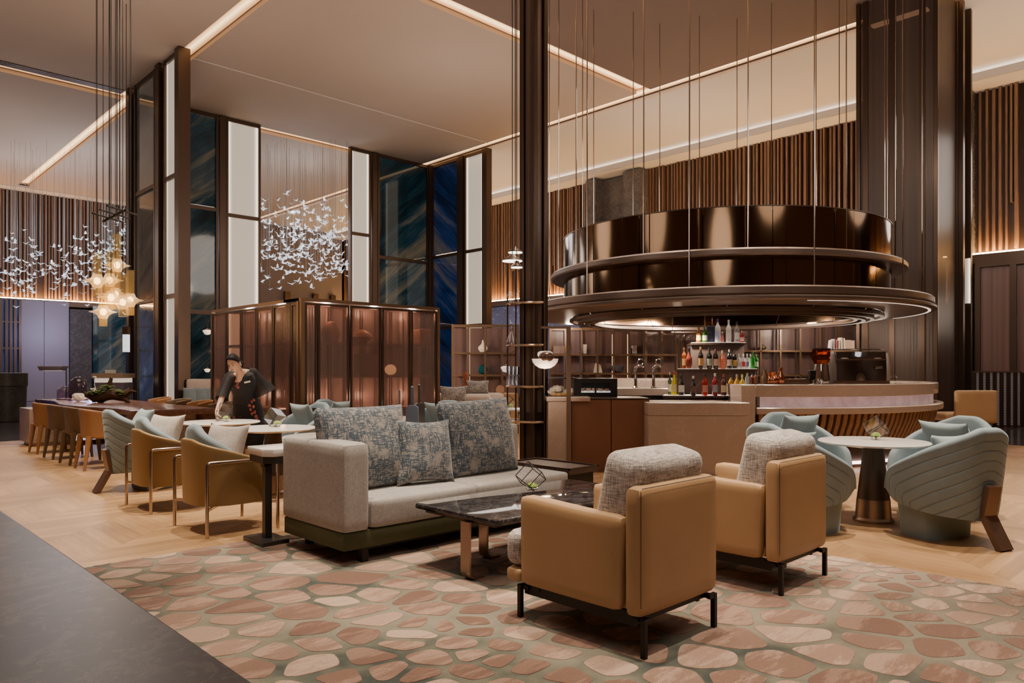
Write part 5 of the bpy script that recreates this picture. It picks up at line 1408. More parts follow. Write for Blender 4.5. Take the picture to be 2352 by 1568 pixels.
# ---- reeded glass cabinet enclosure
CXa, CYa = 5.5, 10.27; CABL = []
ZC = 2.44
def cab_side(name, label, along, a0, a1, fix, cuts, panel):
    t = thing(name, label, 'cabinet', (a0, fix, 0) if along == 'x' else (fix, a0, 0)); L = a1-a0
    def bx(mb, p0, p1, q0, q1, z0, z1, bev=0):
        return mb.box(p0, p1, q0, q1, z0, z1, bev, 1) if along == 'x' else mb.box(q0, q1, p0, p1, z0, z1, bev, 1)
    mb = MB(); bx(mb, .56 if along == 'y' else 0, L, 0, .55, ZC-.05, ZC)
    if along == 'y': bx(mb, 0, .56, 0, .06, ZC-.052, ZC-.003)
    bx(mb, 0, .06, -.01, .05, 0, ZC-.05); bx(mb, L-.06, L, -.01, .05, 0, ZC-.05); bx(mb, .56 if along == 'y' else 0, L, 0, .55, 0, .08)
    obj('frame', mb, MT['brass'], t, False)
    xs = [.06]+cuts+[L-.06]
    for a, b in zip(xs, xs[1:]):
        fm = MB(); k = .035
        bx(fm, a+.008, a+.008+k, 0, .035, .1, ZC-.07); bx(fm, b-.008-k, b-.008, 0, .035, .1, ZC-.07); bx(fm, a+.008+k, b-.008-k, 0, .035, ZC-.07-k, ZC-.07); bx(fm, a+.008+k, b-.008-k, 0, .035, .1, .1+k)
        dr = obj('door', fm, MT['brass' if (b-a) < .0 else 'bronze'], t, False)
        g_ = MB(); bx(g_, a+.043, b-.043, .010, .020, .13, ZC-.1); obj('door_glass', g_, MT[panel], dr, False)
    for z in (.68, 1.214, 1.746):
        mb = MB(); bx(mb, .62 if along == 'y' else .06, L-.06, .06, .5, z, z+.035); obj('shelf', mb, MT['copper'], t, False)
    o0 = .62 if along == 'y' else .04
    mb = MB(); bx(mb, o0, L-.04, .52, .55, .08, ZC-.05)
    obj('back_panel', mb, MT['fluted_copper'], t, False)
    mb = MB()
    for c in cuts:
        for q_ in (-.16, -.12, .13): bx(mb, c+q_, c+q_+.015, .40, .42, .1, ZC-.1)
    obj('back_rods', mb, MT['bronze'], t, False)
    for c in cuts[1::2]:
        mb = MB(); bx(mb, c-.15, c+.15, .48, .50, .1, ZC-.1); obj('back_strip', mb, plain('pale_back_strip', (.42, .30, .25), .4), t, False)
    return t
LX = S_on_t(1010, CYa)-CXa; LY = T_on_s(485, CXa)-CYa
cutx = [S_on_t(p, CYa)-CXa for p in (730, 804, 877, 944)]
cuty = [T_on_s(p, CXa)-CYa for p in (667, 626, 588, 553, 519)]
cab_side('glass_cabinet', 'reeded brown glass display cabinet, long side behind the sculptures', 'x', CXa+.0, CXa+LX, CYa, cutx, 'fluted')
cab_side('glass_cabinet', 'reeded brown glass display cabinet, side running away behind the waitress', 'y', CYa+.062, CYa+LY, CXa, [c-.062 for c in cuty], 'fluted')
for q_ in (.6, 1.5, 2.3):
    CABL.append((CXa+q_, CYa+.3, 2.3)); CABL.append((CXa+q_, CYa+.3, .9))
for q_ in (1.2, 2.4): CABL.append((CXa+.3, CYa+q_, 2.3)); CABL.append((CXa+.3, CYa+q_, .9))
def inside(name, x, y, z, mb, label, mat, cat='vase'):
    o = obj(name, mb, mat); o.location = (x, y, z); return tag(o, label, cat)
vm = plain('terracotta', (.36, .17, .09), .6)
cx_ = lambda p: S_on_t(p, CYa+.28)
inside('ceramic_vase', cx_(760), CYa+.28, 1.783, MB().lathe([(0, 0), (.10, 0), (.15, .12), (.14, .22), (.07, .32), (0, .34)], 20), 'egg shaped terracotta vase behind the second glass door', vm)
inside('ceramic_vase', cx_(829), CYa+.28, 1.783, MB().lathe([(0, 0), (.08, 0), (.2, .1), (.17, .16), (.06, .22), (0, .22)], 20), 'wide squat orange vase behind the third glass door', plain('orange_clay', (.55, .26, .12), .5))
inside('storage_box', cx_(840), CYa+.28, 1.251, MB().box(-.18, .18, -.1, .1, 0, .36, .02), 'brown box shaped vessel on the middle shelf of the glass cabinet', vm, 'box')
inside('storage_box', cx_(970), CYa+.28, 1.783, MB().box(-.13, .13, -.1, .1, 0, .28, .02), 'brown box shaped vessel behind the last glass door', vm, 'box')
o = inside('globe_lamp', cx_(897), CYa+.28, 1.345, MB().ball((0, 0, 0), .10, (1, 1, .9), 20), 'small glowing globe lamp inside the glass cabinet', emit('globe_glow', (1, .75, .45), 1.2), 'lamp')
# ---- etagere beside the slim column
p = W(1188, 10.6)
t = thing('etagere', 'tall steel etagere with curved shelves attached to the slim bronze column', 'shelving', (p.x, p.y, 0), BARROT)
zs = [ZY(y, 10.6) for y in (698, 792, 884, 962)]
for z in zs: obj('shelf', MB().arc((.28, 0, 0), [(.0, z-.03), (.44, z-.03), (.45, z-.015), (.44, z), (0, z)], radians(-100), radians(10), 20), MT['steel'], t, ang=30)
obj('post', MB().cyl((-.14, -.02, 0), (-.14, -.02, 2.9), .012, n=8), MT['bronze'], t)
obj('post', MB().cyl((-.02, .12, 0), (-.02, .12, 2.9), .012, n=8), MT['bronze'], t)
def glassy(px, z, prof, label, d=10.5, n=18, group=None, cat='glass'):
    o = obj('crystal_vessel', MB().lathe(prof, n), MT['crystal']); o.location = CF @ Vector((pX(px, d), d, z)); return tag(o, label, cat, group)
glassy(1173, zs[0], [(0, 0), (.03, 0), (.055, .06), (.06, .1), (.04, .15), (0, .17)], 'egg shaped cut crystal ornament on the top etagere shelf', cat='ornament')
glassy(1190, zs[0], [(0, 0), (.06, 0), (.07, .06), (.025, .12), (.02, .18), (.03, .2), (0, .2)], 'cut crystal decanter on the top etagere shelf', cat='decanter')
glassy(1175, zs[1], [(0, 0), (.075, 0), (.06, .1), (.03, .16), (.02, .22), (.035, .26), (.03, .3), (0, .32)], 'tall crystal decanter with stopper on the second etagere shelf', cat='decanter')
gi = None
for k in range(9):
    d = 10.5+.06*(k % 3); px = 1169+(k//3)*9+(k % 3)*3
    lb = 'stacked clear tumbler in the glass pile on the third etagere shelf'
    for lev in range(2):
        loc = CF @ Vector((pX(px, d), d, zs[2]+.135*lev))
        if gi is None:
            gi = obj('tumbler', MB().lathe([(0, .004), (.032, 0), (.04, .13), (.037, .13), (.03, .012), (0, .012)], 14), MT['crystal']); gi.location = loc; tag(gi, lb, 'glass', 'tumblers on the etagere')
        else:
            o = gi.copy(); C.objects.link(o); o.location = loc
# small globe lamps seen between shelves and by the cabinet
def globe(px, py, d, r, label, ang=0):
    t = thingc('globe_lamp', label, 'lamp', pX(px, d), d, ZY(py, d), 'small opal globe lamps', ang)
    obj('shade', MB().lathe([(0, -r), (r*.6, -r*.85), (r, -.1*r), (r*.95, .05*r), (.3*r, .25*r), (0, .3*r)], 24), MT['lampglow'], t)
    obj('ball', MB().ball((r*.1, 0, r*.15), r*.5, (1.1, 1, .8), 14), MT['bronze'], t)
    obj('arm', MB().tube([(0, 0, r*.3), (r*.3, 0, 2.3*r), (r*2.4, 0, 3.6*r), (r*3, 0, 3.2*r), (r*3, 0, -ZY(py, d))], r*.06, 6), MT['bronze'], t)
globe(1162, 843, 12.0, .085, 'opal globe lamp seen through the etagere')
globe(476, 759, 14.6, .085, 'opal lamp on a curved arm at the far edge of the glass cabinet')
globe(476, 848, 14.6, .06, 'small opal lamp head before the dark blue art, lower of two beside the cabinet')
# disc pendants beside the column
for k, (px, py, r, lb) in enumerate(((1187, 580, .10, 'highest small disc pendant beside the slim column'), (1180, 602, .14, 'widest disc pendant beside the slim column'), (1190, 619, .08, 'lowest small disc pendant beside the slim column'))):
    d = 10.0; z = ZY(py, d)
    t = thingc('disc_pendant', lb, 'pendant lamp', pX(px, d)-.02, d-.1*k, z, 'disc pendants by the column')
    obj('shade', MB().lathe([(0, .09), (.03, .085), (r*.5, .05), (r, .02), (r*1.05, .01), (r, .005), (0, .005)], 28), MT['bronze'], t)
    obj('diffuser', MB().lathe([(0, -.004), (r*.95, -.004), (r*.95, .004), (0, .004)], 28), emit('pendant_light', (1, .85, .66), 5), t)
    obj('cord', MB().cyl((0, 0, .09), (0, 0, CZ-z), .006, n=6), MT['cord'], t)
# ---- amber chandelier over the communal table
DCH = 12.4
amber = NT('amber_crystal'); amber.P(Base_Color=(.72, .55, .28, 1), Roughness=.08, Emission_Color=(1, .74, .34, 1), Emission_Strength=.08); amber.through(.78, (1, .93, .74)); MT['amber'] = amber.m
amb2 = NT('amber_flare'); amb2.P(Base_Color=(.85, .66, .36, 1), Roughness=.1, Emission_Color=(1, .80, .44, 1), Emission_Strength=.40); amb2.through(.5, (1, .94, .78)); MT['amber_flare'] = amb2.m
pp = [(223, 645, 581, 679), (252, 643, 577, 690), (269, 609, 537, 642), (237, 716, 648, 749), (255, 683, 635, 711), (265, 676, 640, 710), (282, 694, 628, 727), (299, 689, 620, 724)]
lbs = ['upper pendant at the left edge of the cluster', 'second pendant of the upper row', 'topmost pendant of the cluster', 'lowest pendant of the cluster', 'small middle pendant left of centre', 'small middle pendant behind the centre', 'long pendant right of centre', 'rightmost pendant next to the fin wall']
p0 = None
for k, (px, yc, y0, y1) in enumerate(pp):
    d = DCH+(-.25, .2, .35, -.1, .1, .3, -.2, .15)[k]; zc = ZY(yc, d); s_ = d/FP
    t = thingc('amber_pendant', 'amber glass tube pendant light, '+lbs[k], 'pendant lamp', pX(px, d), d, zc, 'amber pendants of the chandelier')
    zu, zd = (yc-y0)*s_, -(y1-yc)*s_
    obj('tube', MB().lathe([(0, zd), (.060, zd), (.063, zd+.01), (.063, zu)], 20), MT['amber'], t)
    obj('flare', MB().lathe([(.066, .11), (.085, .055), (.14, .018), (.215, 0), (.14, -.02), (.085, -.06), (.066, -.11)], 28), MT['amber_flare'], t)
    obj('bulb', MB().ball((0, 0, 0), .05, (1, 1, 1.2), 12), MT['bulb'], t)
    obj('cord', MB().cyl((0, 0, zu), (0, 0, CZ-zc), .006, n=6), MT['cord'], t)
t = thingc('chandelier_bar', 'slanting black spreader bars of the amber chandelier cords', 'chandelier', pX(262, DCH), DCH, ZY(492, DCH))
def cb(px, py, dd=0): return (pX(px, DCH)-pX(262, DCH), dd, ZY(py, DCH)-ZY(492, DCH))
obj('bar', MB().tube([cb(236, 509), cb(290, 481)], .022, 8), MT['cord'], t)
for a in (252, 268, 285): obj('cross_bar', MB().tube([cb(a-16, 498-(a-252)*.5, -.3), cb(a+10, 502-(a-252)*.5, .3)], .016, 8), MT['cord'], t)
for a, b in ((221, 505), (251, 500), (268, 492), (275, 489), (301, 482)): obj('cord', MB().cyl(cb(a, b), (cb(a, b)[0], 0, CZ-ZY(492, DCH)), .009 if a == 251 or a == 275 else .005, n=6), MT['cord'], t)
# ---- crystal birds
bm_ = bmesh.new()
def bird_geo(b, M=None):
    L = []
    def V(x, y, z): v = b.verts.new(M @ Vector((x, y, z)) if M else (x, y, z)); return v
    body = [V(0, .075, .01), V(.016, .02, .014), V(0, .02, -.012), V(-.016, .02, .014), V(0, -.075, .006), V(.028, -.105, .012), V(-.028, -.105, .012)]
    for f_ in ((0, 2, 1), (0, 3, 2), (0, 1, 3), (1, 2, 4), (2, 3, 4), (3, 1, 4), (4, 5, 6)): b.faces.new([body[i] for i in f_])
    for s in (-1, 1):
        w = [V(s*.012, .04, .014), V(s*.075, .055, .06), V(s*.15, .0, .085), V(s*.07, -.02, .05), V(s*.012, -.03, .012)]
        b.faces.new((w[0], w[1], w[3])) ; b.faces.new((w[1], w[2], w[3])); b.faces.new((w[0], w[3], w[4]))
bird_geo(bm_); mb = MB(); mb._add(bm_)
bmat = NT('crystal_bird'); bmat.P(Base_Color=(.75, .8, .9, 1), Roughness=.08, Metallic=.2, Emission_Color=(.86, .92, 1, 1), Emission_Strength=1.3); bmat.through(.25, (.9, .95, 1)); MT['bird'] = bmat.m  # sparkle put in as a glow of the birds themselves
rb = random.Random(21); spotsb = []
def cloud(n, fx, dens):
    c = 0
    while c < n:
        px, py = fx()
        if not dens(px, py): continue
        spotsb.append((px, py, rb.uniform(24.5, 30))); c += 1
def dl(px, py):
    # two swarms on the left: one around (35, 630), one rising towards (290, 520)
    a = math.exp(-((px-45)/55)**2-((py-625)/62)**2); b = math.exp(-((px-190)/70)**2-((py-610-(190-px)*.25)/62)**2)+1.1*math.exp(-((px-275)/38)**2-((py-575)/70)**2)
    return rb.random() < max(a*.8, b)
cloud(250, lambda: (rb.uniform(-20, 300), rb.uniform(470, 725)), dl)
def dr(px, py):
    a = math.exp(-((py-585)/60)**2)*(.55+.45*abs(sin((px-600)/70))); c = .22*math.exp(-((py-500)/45)**2)
    lo = 660-.0*px+25*sin((px-600)/40)
    return rb.random() < (a+c)*(1 if py < lo else .15)
cloud(330, lambda: (rb.uniform(596, 802), rb.uniform(440, 700)), dr)
rb.shuffle(spotsb)
br0 = None; rest = bmesh.new(); strings = MB()
for k, (px, py, d) in enumerate(spotsb):
    loc = CF @ Vector((pX(px, d), d, ZY(py, d))); e = Euler((rb.uniform(-.4, .5), rb.uniform(-.5, .5), rb.uniform(0, 6.28))); s_ = rb.uniform(.75, 1.15)
    if k < 300:
        if br0 is None:
            br0 = obj('crystal_bird', mb, MT['bird'], None, False); o = br0
            tag(o, 'small faceted crystal bird hanging on a fine thread in the lobby swarm', 'bird', 'hanging crystal birds')
        else: o = br0.copy(); C.objects.link(o)
        o.location = loc; o.rotation_euler = e; o.scale = (s_,)*3
    else:
        bird_geo(rest, Matrix.Translation(loc) @ e.to_matrix().to_4x4() @ Matrix.Scale(s_, 4))
    if k % 2 == 0:
        strings.cyl(loc, (loc.x, loc.y, CZ), .004, n=3, caps=False)
mbr = MB(); mbr._add(rest)
o = obj('crystal_bird_swarm', mbr, MT['bird'], None, False, kind='stuff'); tag(o, 'remaining small crystal birds of the hanging lobby swarm', 'birds')
thr = plain('fine_thread', (.35, .32, .3), .4)
o = obj('hanging_threads', strings, thr, None, False, kind='stuff'); tag(o, 'fine threads holding the crystal birds under the lobby ceiling', 'threads')
# ---- lobby pieces on the left
o = obj('stone_planter', MB().lathe([(0, 0), (.55, 0), (.58, .9), (.6, .92), (.6, 1.25), (.5, 1.26), (0, 1.2)], 36), MT['darkstone']); p = W(2, 19.5); o.location = (p.x, p.y, 0); tag(o, 'round dark stone drum planter at the left edge of the photo', 'planter')
t = thingc('floor_lamp', 'slim reading lamp with a flat mauve shade above the communal table end', 'lamp', pX(148, 16), 16, 0)
zl = ZY(846, 16)
obj('lamp_shade', MB().prism([(-.52, .05), (-.47, -.04), (-.05, -.04), (.05, .05)], -.12, .12, .01, M=Matrix.Translation((0, 0, zl)) @ Matrix.Rotation(pi/2, 4, 'X')), MT['purple'], t)
obj('shade_light', MB().box(-.40, -.1, -.08, .08, zl-.05, zl-.042), MT['lampglow'], t)
obj('pole', MB().cyl((.04, 0, 0), (.04, 0, zl), .012, n=8), MT['bronze'], t)
obj('base', MB().lathe([(0, 0), (.15, 0), (.15, .02), (0, .02)], 24, (.04, 0, 0)), MT['bronze'], t)
t = thingc('reception_desk', 'pale wooden host desk with a lit shelf below the amber pendants', 'desk', pX(258, 19), 19, 0)
obj('desk_top', MB().box(-.42, .38, -.2, .4, ZY(868, 19), ZY(857, 19)), plain('pale_oak', (.45, .32, .22), .5), t, False)
obj('body', MB().box(-.40, .36, -.12, .35, 0, ZY(878, 19)), MT['purple'], t, False)
obj('lit_gap', MB().box(-.40, .36, -.10, .3, ZY(878, 19), ZY(868, 19)), MT['lampglow'], t, False)
t = thingc('desk_sign', 'small white box standing on the pale wooden host desk', 'box', pX(254, 18.95), 18.95, ZY(857, 19))
obj('box_body', MB().box(-.12, .12, -.05, .05, 0, .09, .005, 1), MT['white'], t)
t = thingc('lantern', 'slim hanging glass lantern beside the fin wall, under the amber pendants', 'lantern', pX(290, 15.5), 15.5, ZY(808, 15.5))
hl = (808-768)/FP*15.5
obj('glass', MB().box(-.05, .05, -.05, .05, 0, hl), emit('icy_glow', (.8, .88, 1), .9), t, False)
obj('cap', MB().box(-.055, .055, -.055, .055, hl, hl+.16), MT['bronze'], t, False)
obj('rod', MB().cyl((0, 0, hl+.16), (0, 0, CZ-ZY(808, 15.5)), .007, n=6), MT['cord'], t)
# ---- booths beyond
def booth(px0, px1, d, label, backm, seatm):
    X0, X1 = pX(px0, d), pX(px1, d); t = thingc('booth_sofa', label, 'sofa', (X0+X1)/2, d, 0); hw = (X1-X0)/2
    obj('seat', MB().soft(-hw, hw, -.6, 0, .15, .45, .06), MT[seatm], t)
    obj('backrest', MB().soft(-hw, hw, -.05, .2, .15, ZY(868, d)-.02 if d > 14 else .95, .06), MT[backm], t)
    return t, hw
t, hw = booth(428, 500, 17.5, 'pale banquette under the dark teal art panel, left of the glass cabinet', 'pale_sofa', 'pale_sofa')
k = 0
for px in (440, 466, 490):
    cushion('back_cushion', .42, .42, .16, CF @ Vector((pX(px, 17.3), 17.28, .72)), (radians(-8), 0, BARROT), 'velvet', ['small blue cushion at the left end of the pale banquette', 'wide blue back cushion on the pale banquette', 'blue cushion of the pale banquette half hidden by the glass cabinet'][k], 'cushions on the pale banquette', 30+k); k += 1
D3 = 12.6
t = thingc('booth_sofa', 'blush sofa seen from its end between the sofa cushions and the open shelf screen', 'sofa', pX(1095, D3), D3, 0)
obj('arm', MB().soft(-.22, .22, -.05, .6, .1, ZY(905, D3), .06), MT['pale_sofa'], t)
obj('backrest', MB().soft(-.75, .45, .5, .75, .1, ZY(902, D3+.6), .06), MT['pale_sofa'], t)
obj('seat', MB().soft(-.75, -.2, -.1, .5, .1, .5, .05), MT['pale_sofa'], t)
MT['tweedgrey'] = fabric('speckled_grey_tweed', (.08, .085, .09), (.52, .47, .43), 110, .003)
cushion('scatter_cushion', .47, .36, .2, CF @ Vector((pX(1042, 12.3), 12.25, ZY(910, 12.3))), (radians(-8), 0, BARROT), 'tweedgrey', 'upright grey speckled cushion on the blush sofa, nearer one', 'speckled cushions on the blush sofa', 40)
cushion('scatter_cushion', .42, .26, .2, CF @ Vector((pX(1098, 13.25), 13.0, ZY(889, 13.2))), (radians(-8), 0, BARROT), 'tweedgrey', 'wide low grey speckled cushion behind the terracotta figure', 'speckled cushions on the blush sofa', 41)
o = obj('clay_figure', MB().lathe([(0, 0), (.06, 0), (.05, .12), (.03, .2), (.055, .3), (.04, .36), (0, .36)], 16), plain('red_clay', (.35, .10, .05), .6)); o.location = CF @ Vector((pX(1069, 13.0), 13.05, ZY(902, 13.0))); tag(o, 'slim terracotta figure between the two speckled cushions', 'ornament')
t = thingc('low_table', 'small white topped side table beyond the blush sofa near the etagere', 'table', pX(1128, 12.9), 12.9, 0)
obj('table_top', MB().box(-.25, .25, -.2, .2, ZY(915, 12.9)-.05, ZY(915, 12.9), .01), MT['whitemarble'], t)
obj('base', MB().box(-.2, .2, -.15, .15, 0, ZY(915, 12.9)-.05), MT['interior'], t, False)
t = thingc('leather_chair', 'small tan leather chair glimpsed behind the etagere', 'chair', pX(1172, 13.6), 13.6, 0)
obj('backrest', MB().soft(-.14, .14, 0, .08, .4, ZY(902, 13.6), .03), MT['leather'], t)
obj('seat', MB().soft(-.16, .16, -.4, 0, .35, .46, .04), MT['leather'], t)
obj('base', MB().box(-.12, .12, -.3, .0, 0, .35), MT['bronze'], t, False)
t = thingc('low_table', 'white table under the terrarium just left of the slim column', 'table', pX(1165, 11.6), 11.6, 0)
obj('table_top', MB().box(-.35, .2, -.25, .25, .70, .74, .01), MT['whitemarble'], t)
obj('base', MB().box(-.1, .05, -.08, .08, 0, .70), MT['bronze'], t, False)
terrarium(W(1172, 11.6, .74), .2, 'faint terrarium on the white table just left of the slim column', .13)

t = thingc('low_cabinet', 'low bronze cabinet carrying the round copper disc ornament', 'cabinet', pX(1150, 14.2), 14.25, 0)
obj('carcass', MB().box(-.22, .22, -.12, .2, 0, ZY(905, 14.2)-.03), MT['interior'], t, False)
obj('top', MB().box(-.24, .24, -.14, .2, ZY(905, 14.2)-.03, ZY(905, 14.2)), MT['bronze_lt'], t, False)
# ================= the waitress
PX0, PD0 = pX(566, 9.95), 9.95
person = thingc('person', 'woman in black flowered dress bending to set a terrarium on a white table', 'person', PX0, PD0, 0)
def J(px, py, d): v = cc(px, py, d); return Vector((v.x-PX0, v.y-PD0, v.z))
def skinned(name, chains, mat, sub=2, root=0):
    vs, es, rad, idx = [], [], [], {}
    for ch in chains:
        prev = None
        for key, p, r in ch:
            if key in idx: i = idx[key]
            else:
                i = idx[key] = len(vs); vs.append(Vector(p)); rad.append(r)
            if prev is not None: es.append((prev, i))
            prev = i
    me = bpy.data.meshes.new('skel'); me.from_pydata(vs, es, []); o = bpy.data.objects.new('skel', me); C.objects.link(o)
    sm = o.modifiers.new('s', 'SKIN'); sm.use_smooth_shade = True
    for i, r in enumerate(rad):
        sv = me.skin_vertices[0].data[i]; rr_ = r if isinstance(r, tuple) else (r, r); sv.radius = rr_; sv.use_root = (i == root)
    ss = o.modifiers.new('b', 'SUBSURF'); ss.levels = sub; ss.render_levels = sub
    dg = bpy.context.evaluated_depsgraph_get(); dg.update()
    m2 = bpy.data.meshes.new_from_object(o.evaluated_get(dg)); bpy.data.objects.remove(o)
    m2.name = name; m2.materials.clear(); m2.materials.append(mat); m2.shade_smooth()
    q = bpy.data.objects.new(name, m2); C.objects.link(q); q.parent = person; return q
pel = J(568, 938, 9.95)
hand = J(497, 950, 9.12); wri = J(500, 940, 9.20)
chains = [
    [('pel', pel, .12), ('wa', J(564, 905, 9.86), .10), ('ch', J(556, 872, 9.72), .115), ('nb', J(551, 855, 9.60), .055), ('nk', J(547, 846, 9.53), .042), ('hd', J(543, 838, 9.47), .045)],
    [('ch', 0, 0), ('shl', J(529, 866, 9.58), .055), ('ell', J(512, 905, 9.45), .042), ('wrl', wri, .028), ('hal', hand, (.034, .018))],
    [('ch', 0, 0), ('shr', J(577, 856, 9.74), .055), ('elr', J(598, 890, 9.98), .042), ('wrr', J(590, 920, 10.08), .028), ('har', J(584, 934, 10.10), (.034, .018))],
    [('pel', 0, 0), ('hpl', J(558, 950, 9.95), .085), ('knl', Vector((J(556, 1000, 9.95).x, .0, .47)), .055), ('anl', Vector((J(553, 1000, 9.95).x, .06, .09)), .032), ('tol', Vector((J(551, 1000, 9.95).x, -.10, .03)), .03)],
    [('pel', 0, 0), ('hpr', J(580, 950, 9.95), .085), ('knr', Vector((J(584, 1000, 9.95).x, .02, .47)), .055), ('anr', Vector((J(586, 1000, 9.95).x, .09, .09)), .032), ('tor', Vector((J(588, 1000, 9.95).x, -.07, .03)), .03)]]
# five fingers closing on the terrarium, each a bent chain rooted in the palm
fd = Vector((.055, -.01, -.03))
base = hand
for k in range(4):
    off = Vector((-.008, -.024+.016*k, .010-.006*k)); L = (.036, .040, .038, .030)[k]
    a = base+off+Vector((.01, 0, -.02)); b_ = a+Vector((.2*L, -.1*L, -L*.85)); c_ = b_+Vector((.75*L, 0, -.45*L))
    chains.append([('hal', 0, 0), (f'f{k}a', a, .0095), (f'f{k}b', b_, .0085), (f'f{k}c', c_, .0075)])
a = base+Vector((.022, -.03, -.002)); chains.append([('hal', 0, 0), ('tha', a, .0105), ('thb', a+Vector((.03, -.012, -.018)), .009), ('thc', a+Vector((.052, -.01, -.038)), .008)])
for ch in chains:
    for i, e_ in enumerate(ch):
        pass
body = skinned('body', chains, MT['skin'])
# head: one shaped surface, turned down towards the table
hc = J(538, 834, 9.42)
HM = Matrix.Translation(hc) @ Euler((radians(22), radians(-10), radians(-14)), 'XYZ').to_matrix().to_4x4()
def headfn(u, v):
    th = 2*pi*u; ph = pi*(v-.5); x, y, z = cos(ph)*sin(th), -cos(ph)*cos(th), sin(ph)
    X, Y, Z = x*.075, y*.092, z*.118
    if z < 0: X *= 1-.30*z*z; Y *= 1-.16*z*z*(1 if y > 0 else .4)
    fr = max(0, -y)
    def g(cx, cz, sx, sz): return math.exp(-((X-cx)/sx)**2-((Z-cz)/sz)**2)
    if y < 0:
        Y -= .018*g(0, -.022, .010, .014)+.008*g(0, .0, .007, .024)      # nose
        Y += .008*g(-.030, .006, .016, .010)+.008*g(.030, .006, .016, .010)  # eye sockets
        Y -= .005*g(0, -.054, .022, .008)                                    # lips
        Y -= .007*g(0, -.092, .022, .016)                                    # chin
        Y -= .004*g(-.038, -.025, .02, .02)+.004*g(.038, -.025, .02, .02)    # cheeks
        Y -= .003*g(0, .03, .05, .012)
    if Y > .0 and z < -.35: Y *= 1-.25*min(1, (-z-.35))
    return (X, Y, Z)
MBh = MB(HM); MBh.grid(headfn, 40, 28, True)
for s in (-1, 1): MBh.ball((s*.077, .004, -.012), .023, (.32, .6, 1.15), 12)
obj('head', MBh, MT['skin'], person, ang=180)
mb = MB(HM)
for s in (-1, 1):
    mb.ball((s*.030, -.0835, .002), .011, (1.15, .35, .38), 10)
    mb.tube([(s*.014, -.089, .022), (s*.030, -.088, .027), (s*.047, -.077, .022)], [.0024, .003, .002], 6)
obj('eyes_and_brows', mb, MT['hair'], person)
obj('lips', MB(HM).ball((0, -.089, -.0545), .018, (1.05, .28, .20), 12), plain('lips', (.48, .16, .13), .45), person)
def hairfn(u, v):
    th = 2*pi*u; ph = lerp(-.10, pi/2, v); x, y, z = cos(ph)*sin(th), -cos(ph)*cos(th), sin(ph)
    front = max(0, -y); lowz = -(.12+.45*max(0, y))*(1-v)**2.2*(1-front)
    X, Y, Z = x*.086*(1-.05*(1-v)), y*(.104 if y > 0 else .099)+.006, (z+lowz)*.130+.098*front*(1-v)**1.3
    return (X, Y, Z)
mb = MB(HM); mb.grid(hairfn, 36, 14, True); mb.ball((0, .105, -.045), .045, (1.15, .9, 1), 14)
obj('hair', mb, MT['hair'], person, ang=180)
obj('earring', MB(HM).ball((.08, .008, -.042), .008, n=10), MT['chrome'], person)
# dress: loft of tilted ellipses from shoulders to hem
def floral():
    m = NT('black_floral_cloth'); o = m.obj()
    n1 = m.n('TexVoronoi', {'Vector': m.mapv(o, (1, .6, 1)), 'Scale': 5.5}); d_ = n1.outputs['Distance']
    x, y, z = m.xyz(o)
    pet = m.noise(o, 42, 2)
    # sprays run down one side of the chest and the skirt
    zone = m.math('GREATER_THAN', m.noise(m.mapv(o, (5, 0, 2.2), loc=(.4, 0, .1)), 1, 1), .53)
    k = m.math('MULTIPLY', m.math('MULTIPLY', m.math('LESS_THAN', d_, .34), m.math('GREATER_THAN', pet, .56)), zone)
    c = m.mix(m.noise(o, 20, 1), (.008, .008, .012), (.013, .013, .018))
    m.P(Base_Color=c, Roughness=.75, Sheen_Weight=.15); return m.m
MT['floral'] = floral()
def loft(rings, n=28):
    def fn(u, v):
        i = min(len(rings)-2, int(v*(len(rings)-1))); t_ = v*(len(rings)-1)-i
        (c0, rx0, ry0, tl0), (c1, rx1, ry1, tl1) = rings[i], rings[i+1]
        c = c0.lerp(c1, t_); rx, ry, tl = lerp(rx0, rx1, t_), lerp(ry0, ry1, t_), lerp(tl0, tl1, t_)
        a = 2*pi*u; return c+Vector((rx*cos(a), ry*sin(a)*cos(tl), ry*sin(a)*sin(tl)))
    return fn
R_ = [(J(553, 853, 9.64), .085, .075, .7), (J(553, 858, 9.66), .155, .09, .6), (J(554, 868, 9.70), .185, .115, .5), (J(556, 880, 9.74), .178, .125, .4), (J(562, 905, 9.85), .155, .115, .25), (J(566, 925, 9.93), .185, .135, .1), (J(570, 945, 9.97), .205, .155, 0), (Vector((J(572, 960, 9.97).x, .03, .60)), .215, .175, 0), (Vector((J(573, 960, 9.97).x, .04, .36)), .23, .19, 0), (Vector((J(573, 960, 9.97).x, .04, .34)), .22, .18, 0)]
mb = MB(); mb.grid(loft(R_), 36, 54, True); obj('dress', mb, MT['floral'], person, ang=180)
def sleeve(pts):
    mb = MB(); mb.tube([p for p, r in pts], [r for p, r in pts], 18, caps=False); return mb
sheer = NT('sheer_black_sleeve'); sheer.P(Base_Color=(.012, .011, .012, 1), Roughness=.7); sheer.through(.22, (.5, .45, .42)); MT['sheer'] = sheer.m
obj('sleeve', sleeve([(J(536, 860, 9.60), .06), (J(529, 865, 9.58), .075), (J(521, 884, 9.52), .070), (J(514, 900, 9.46), .072), (J(509, 916, 9.40), .078)]), MT['sheer'], person)
obj('sleeve', sleeve([(J(568, 854, 9.70), .06), (J(578, 856, 9.74), .08), (J(588, 873, 9.83), .10), (J(600, 890, 9.90), .14), (J(606, 902, 9.92), .165)]), MT['sheer'], person, label='wide bell sleeve of sheer black cloth')
rf = random.Random(8)
mb = MB()
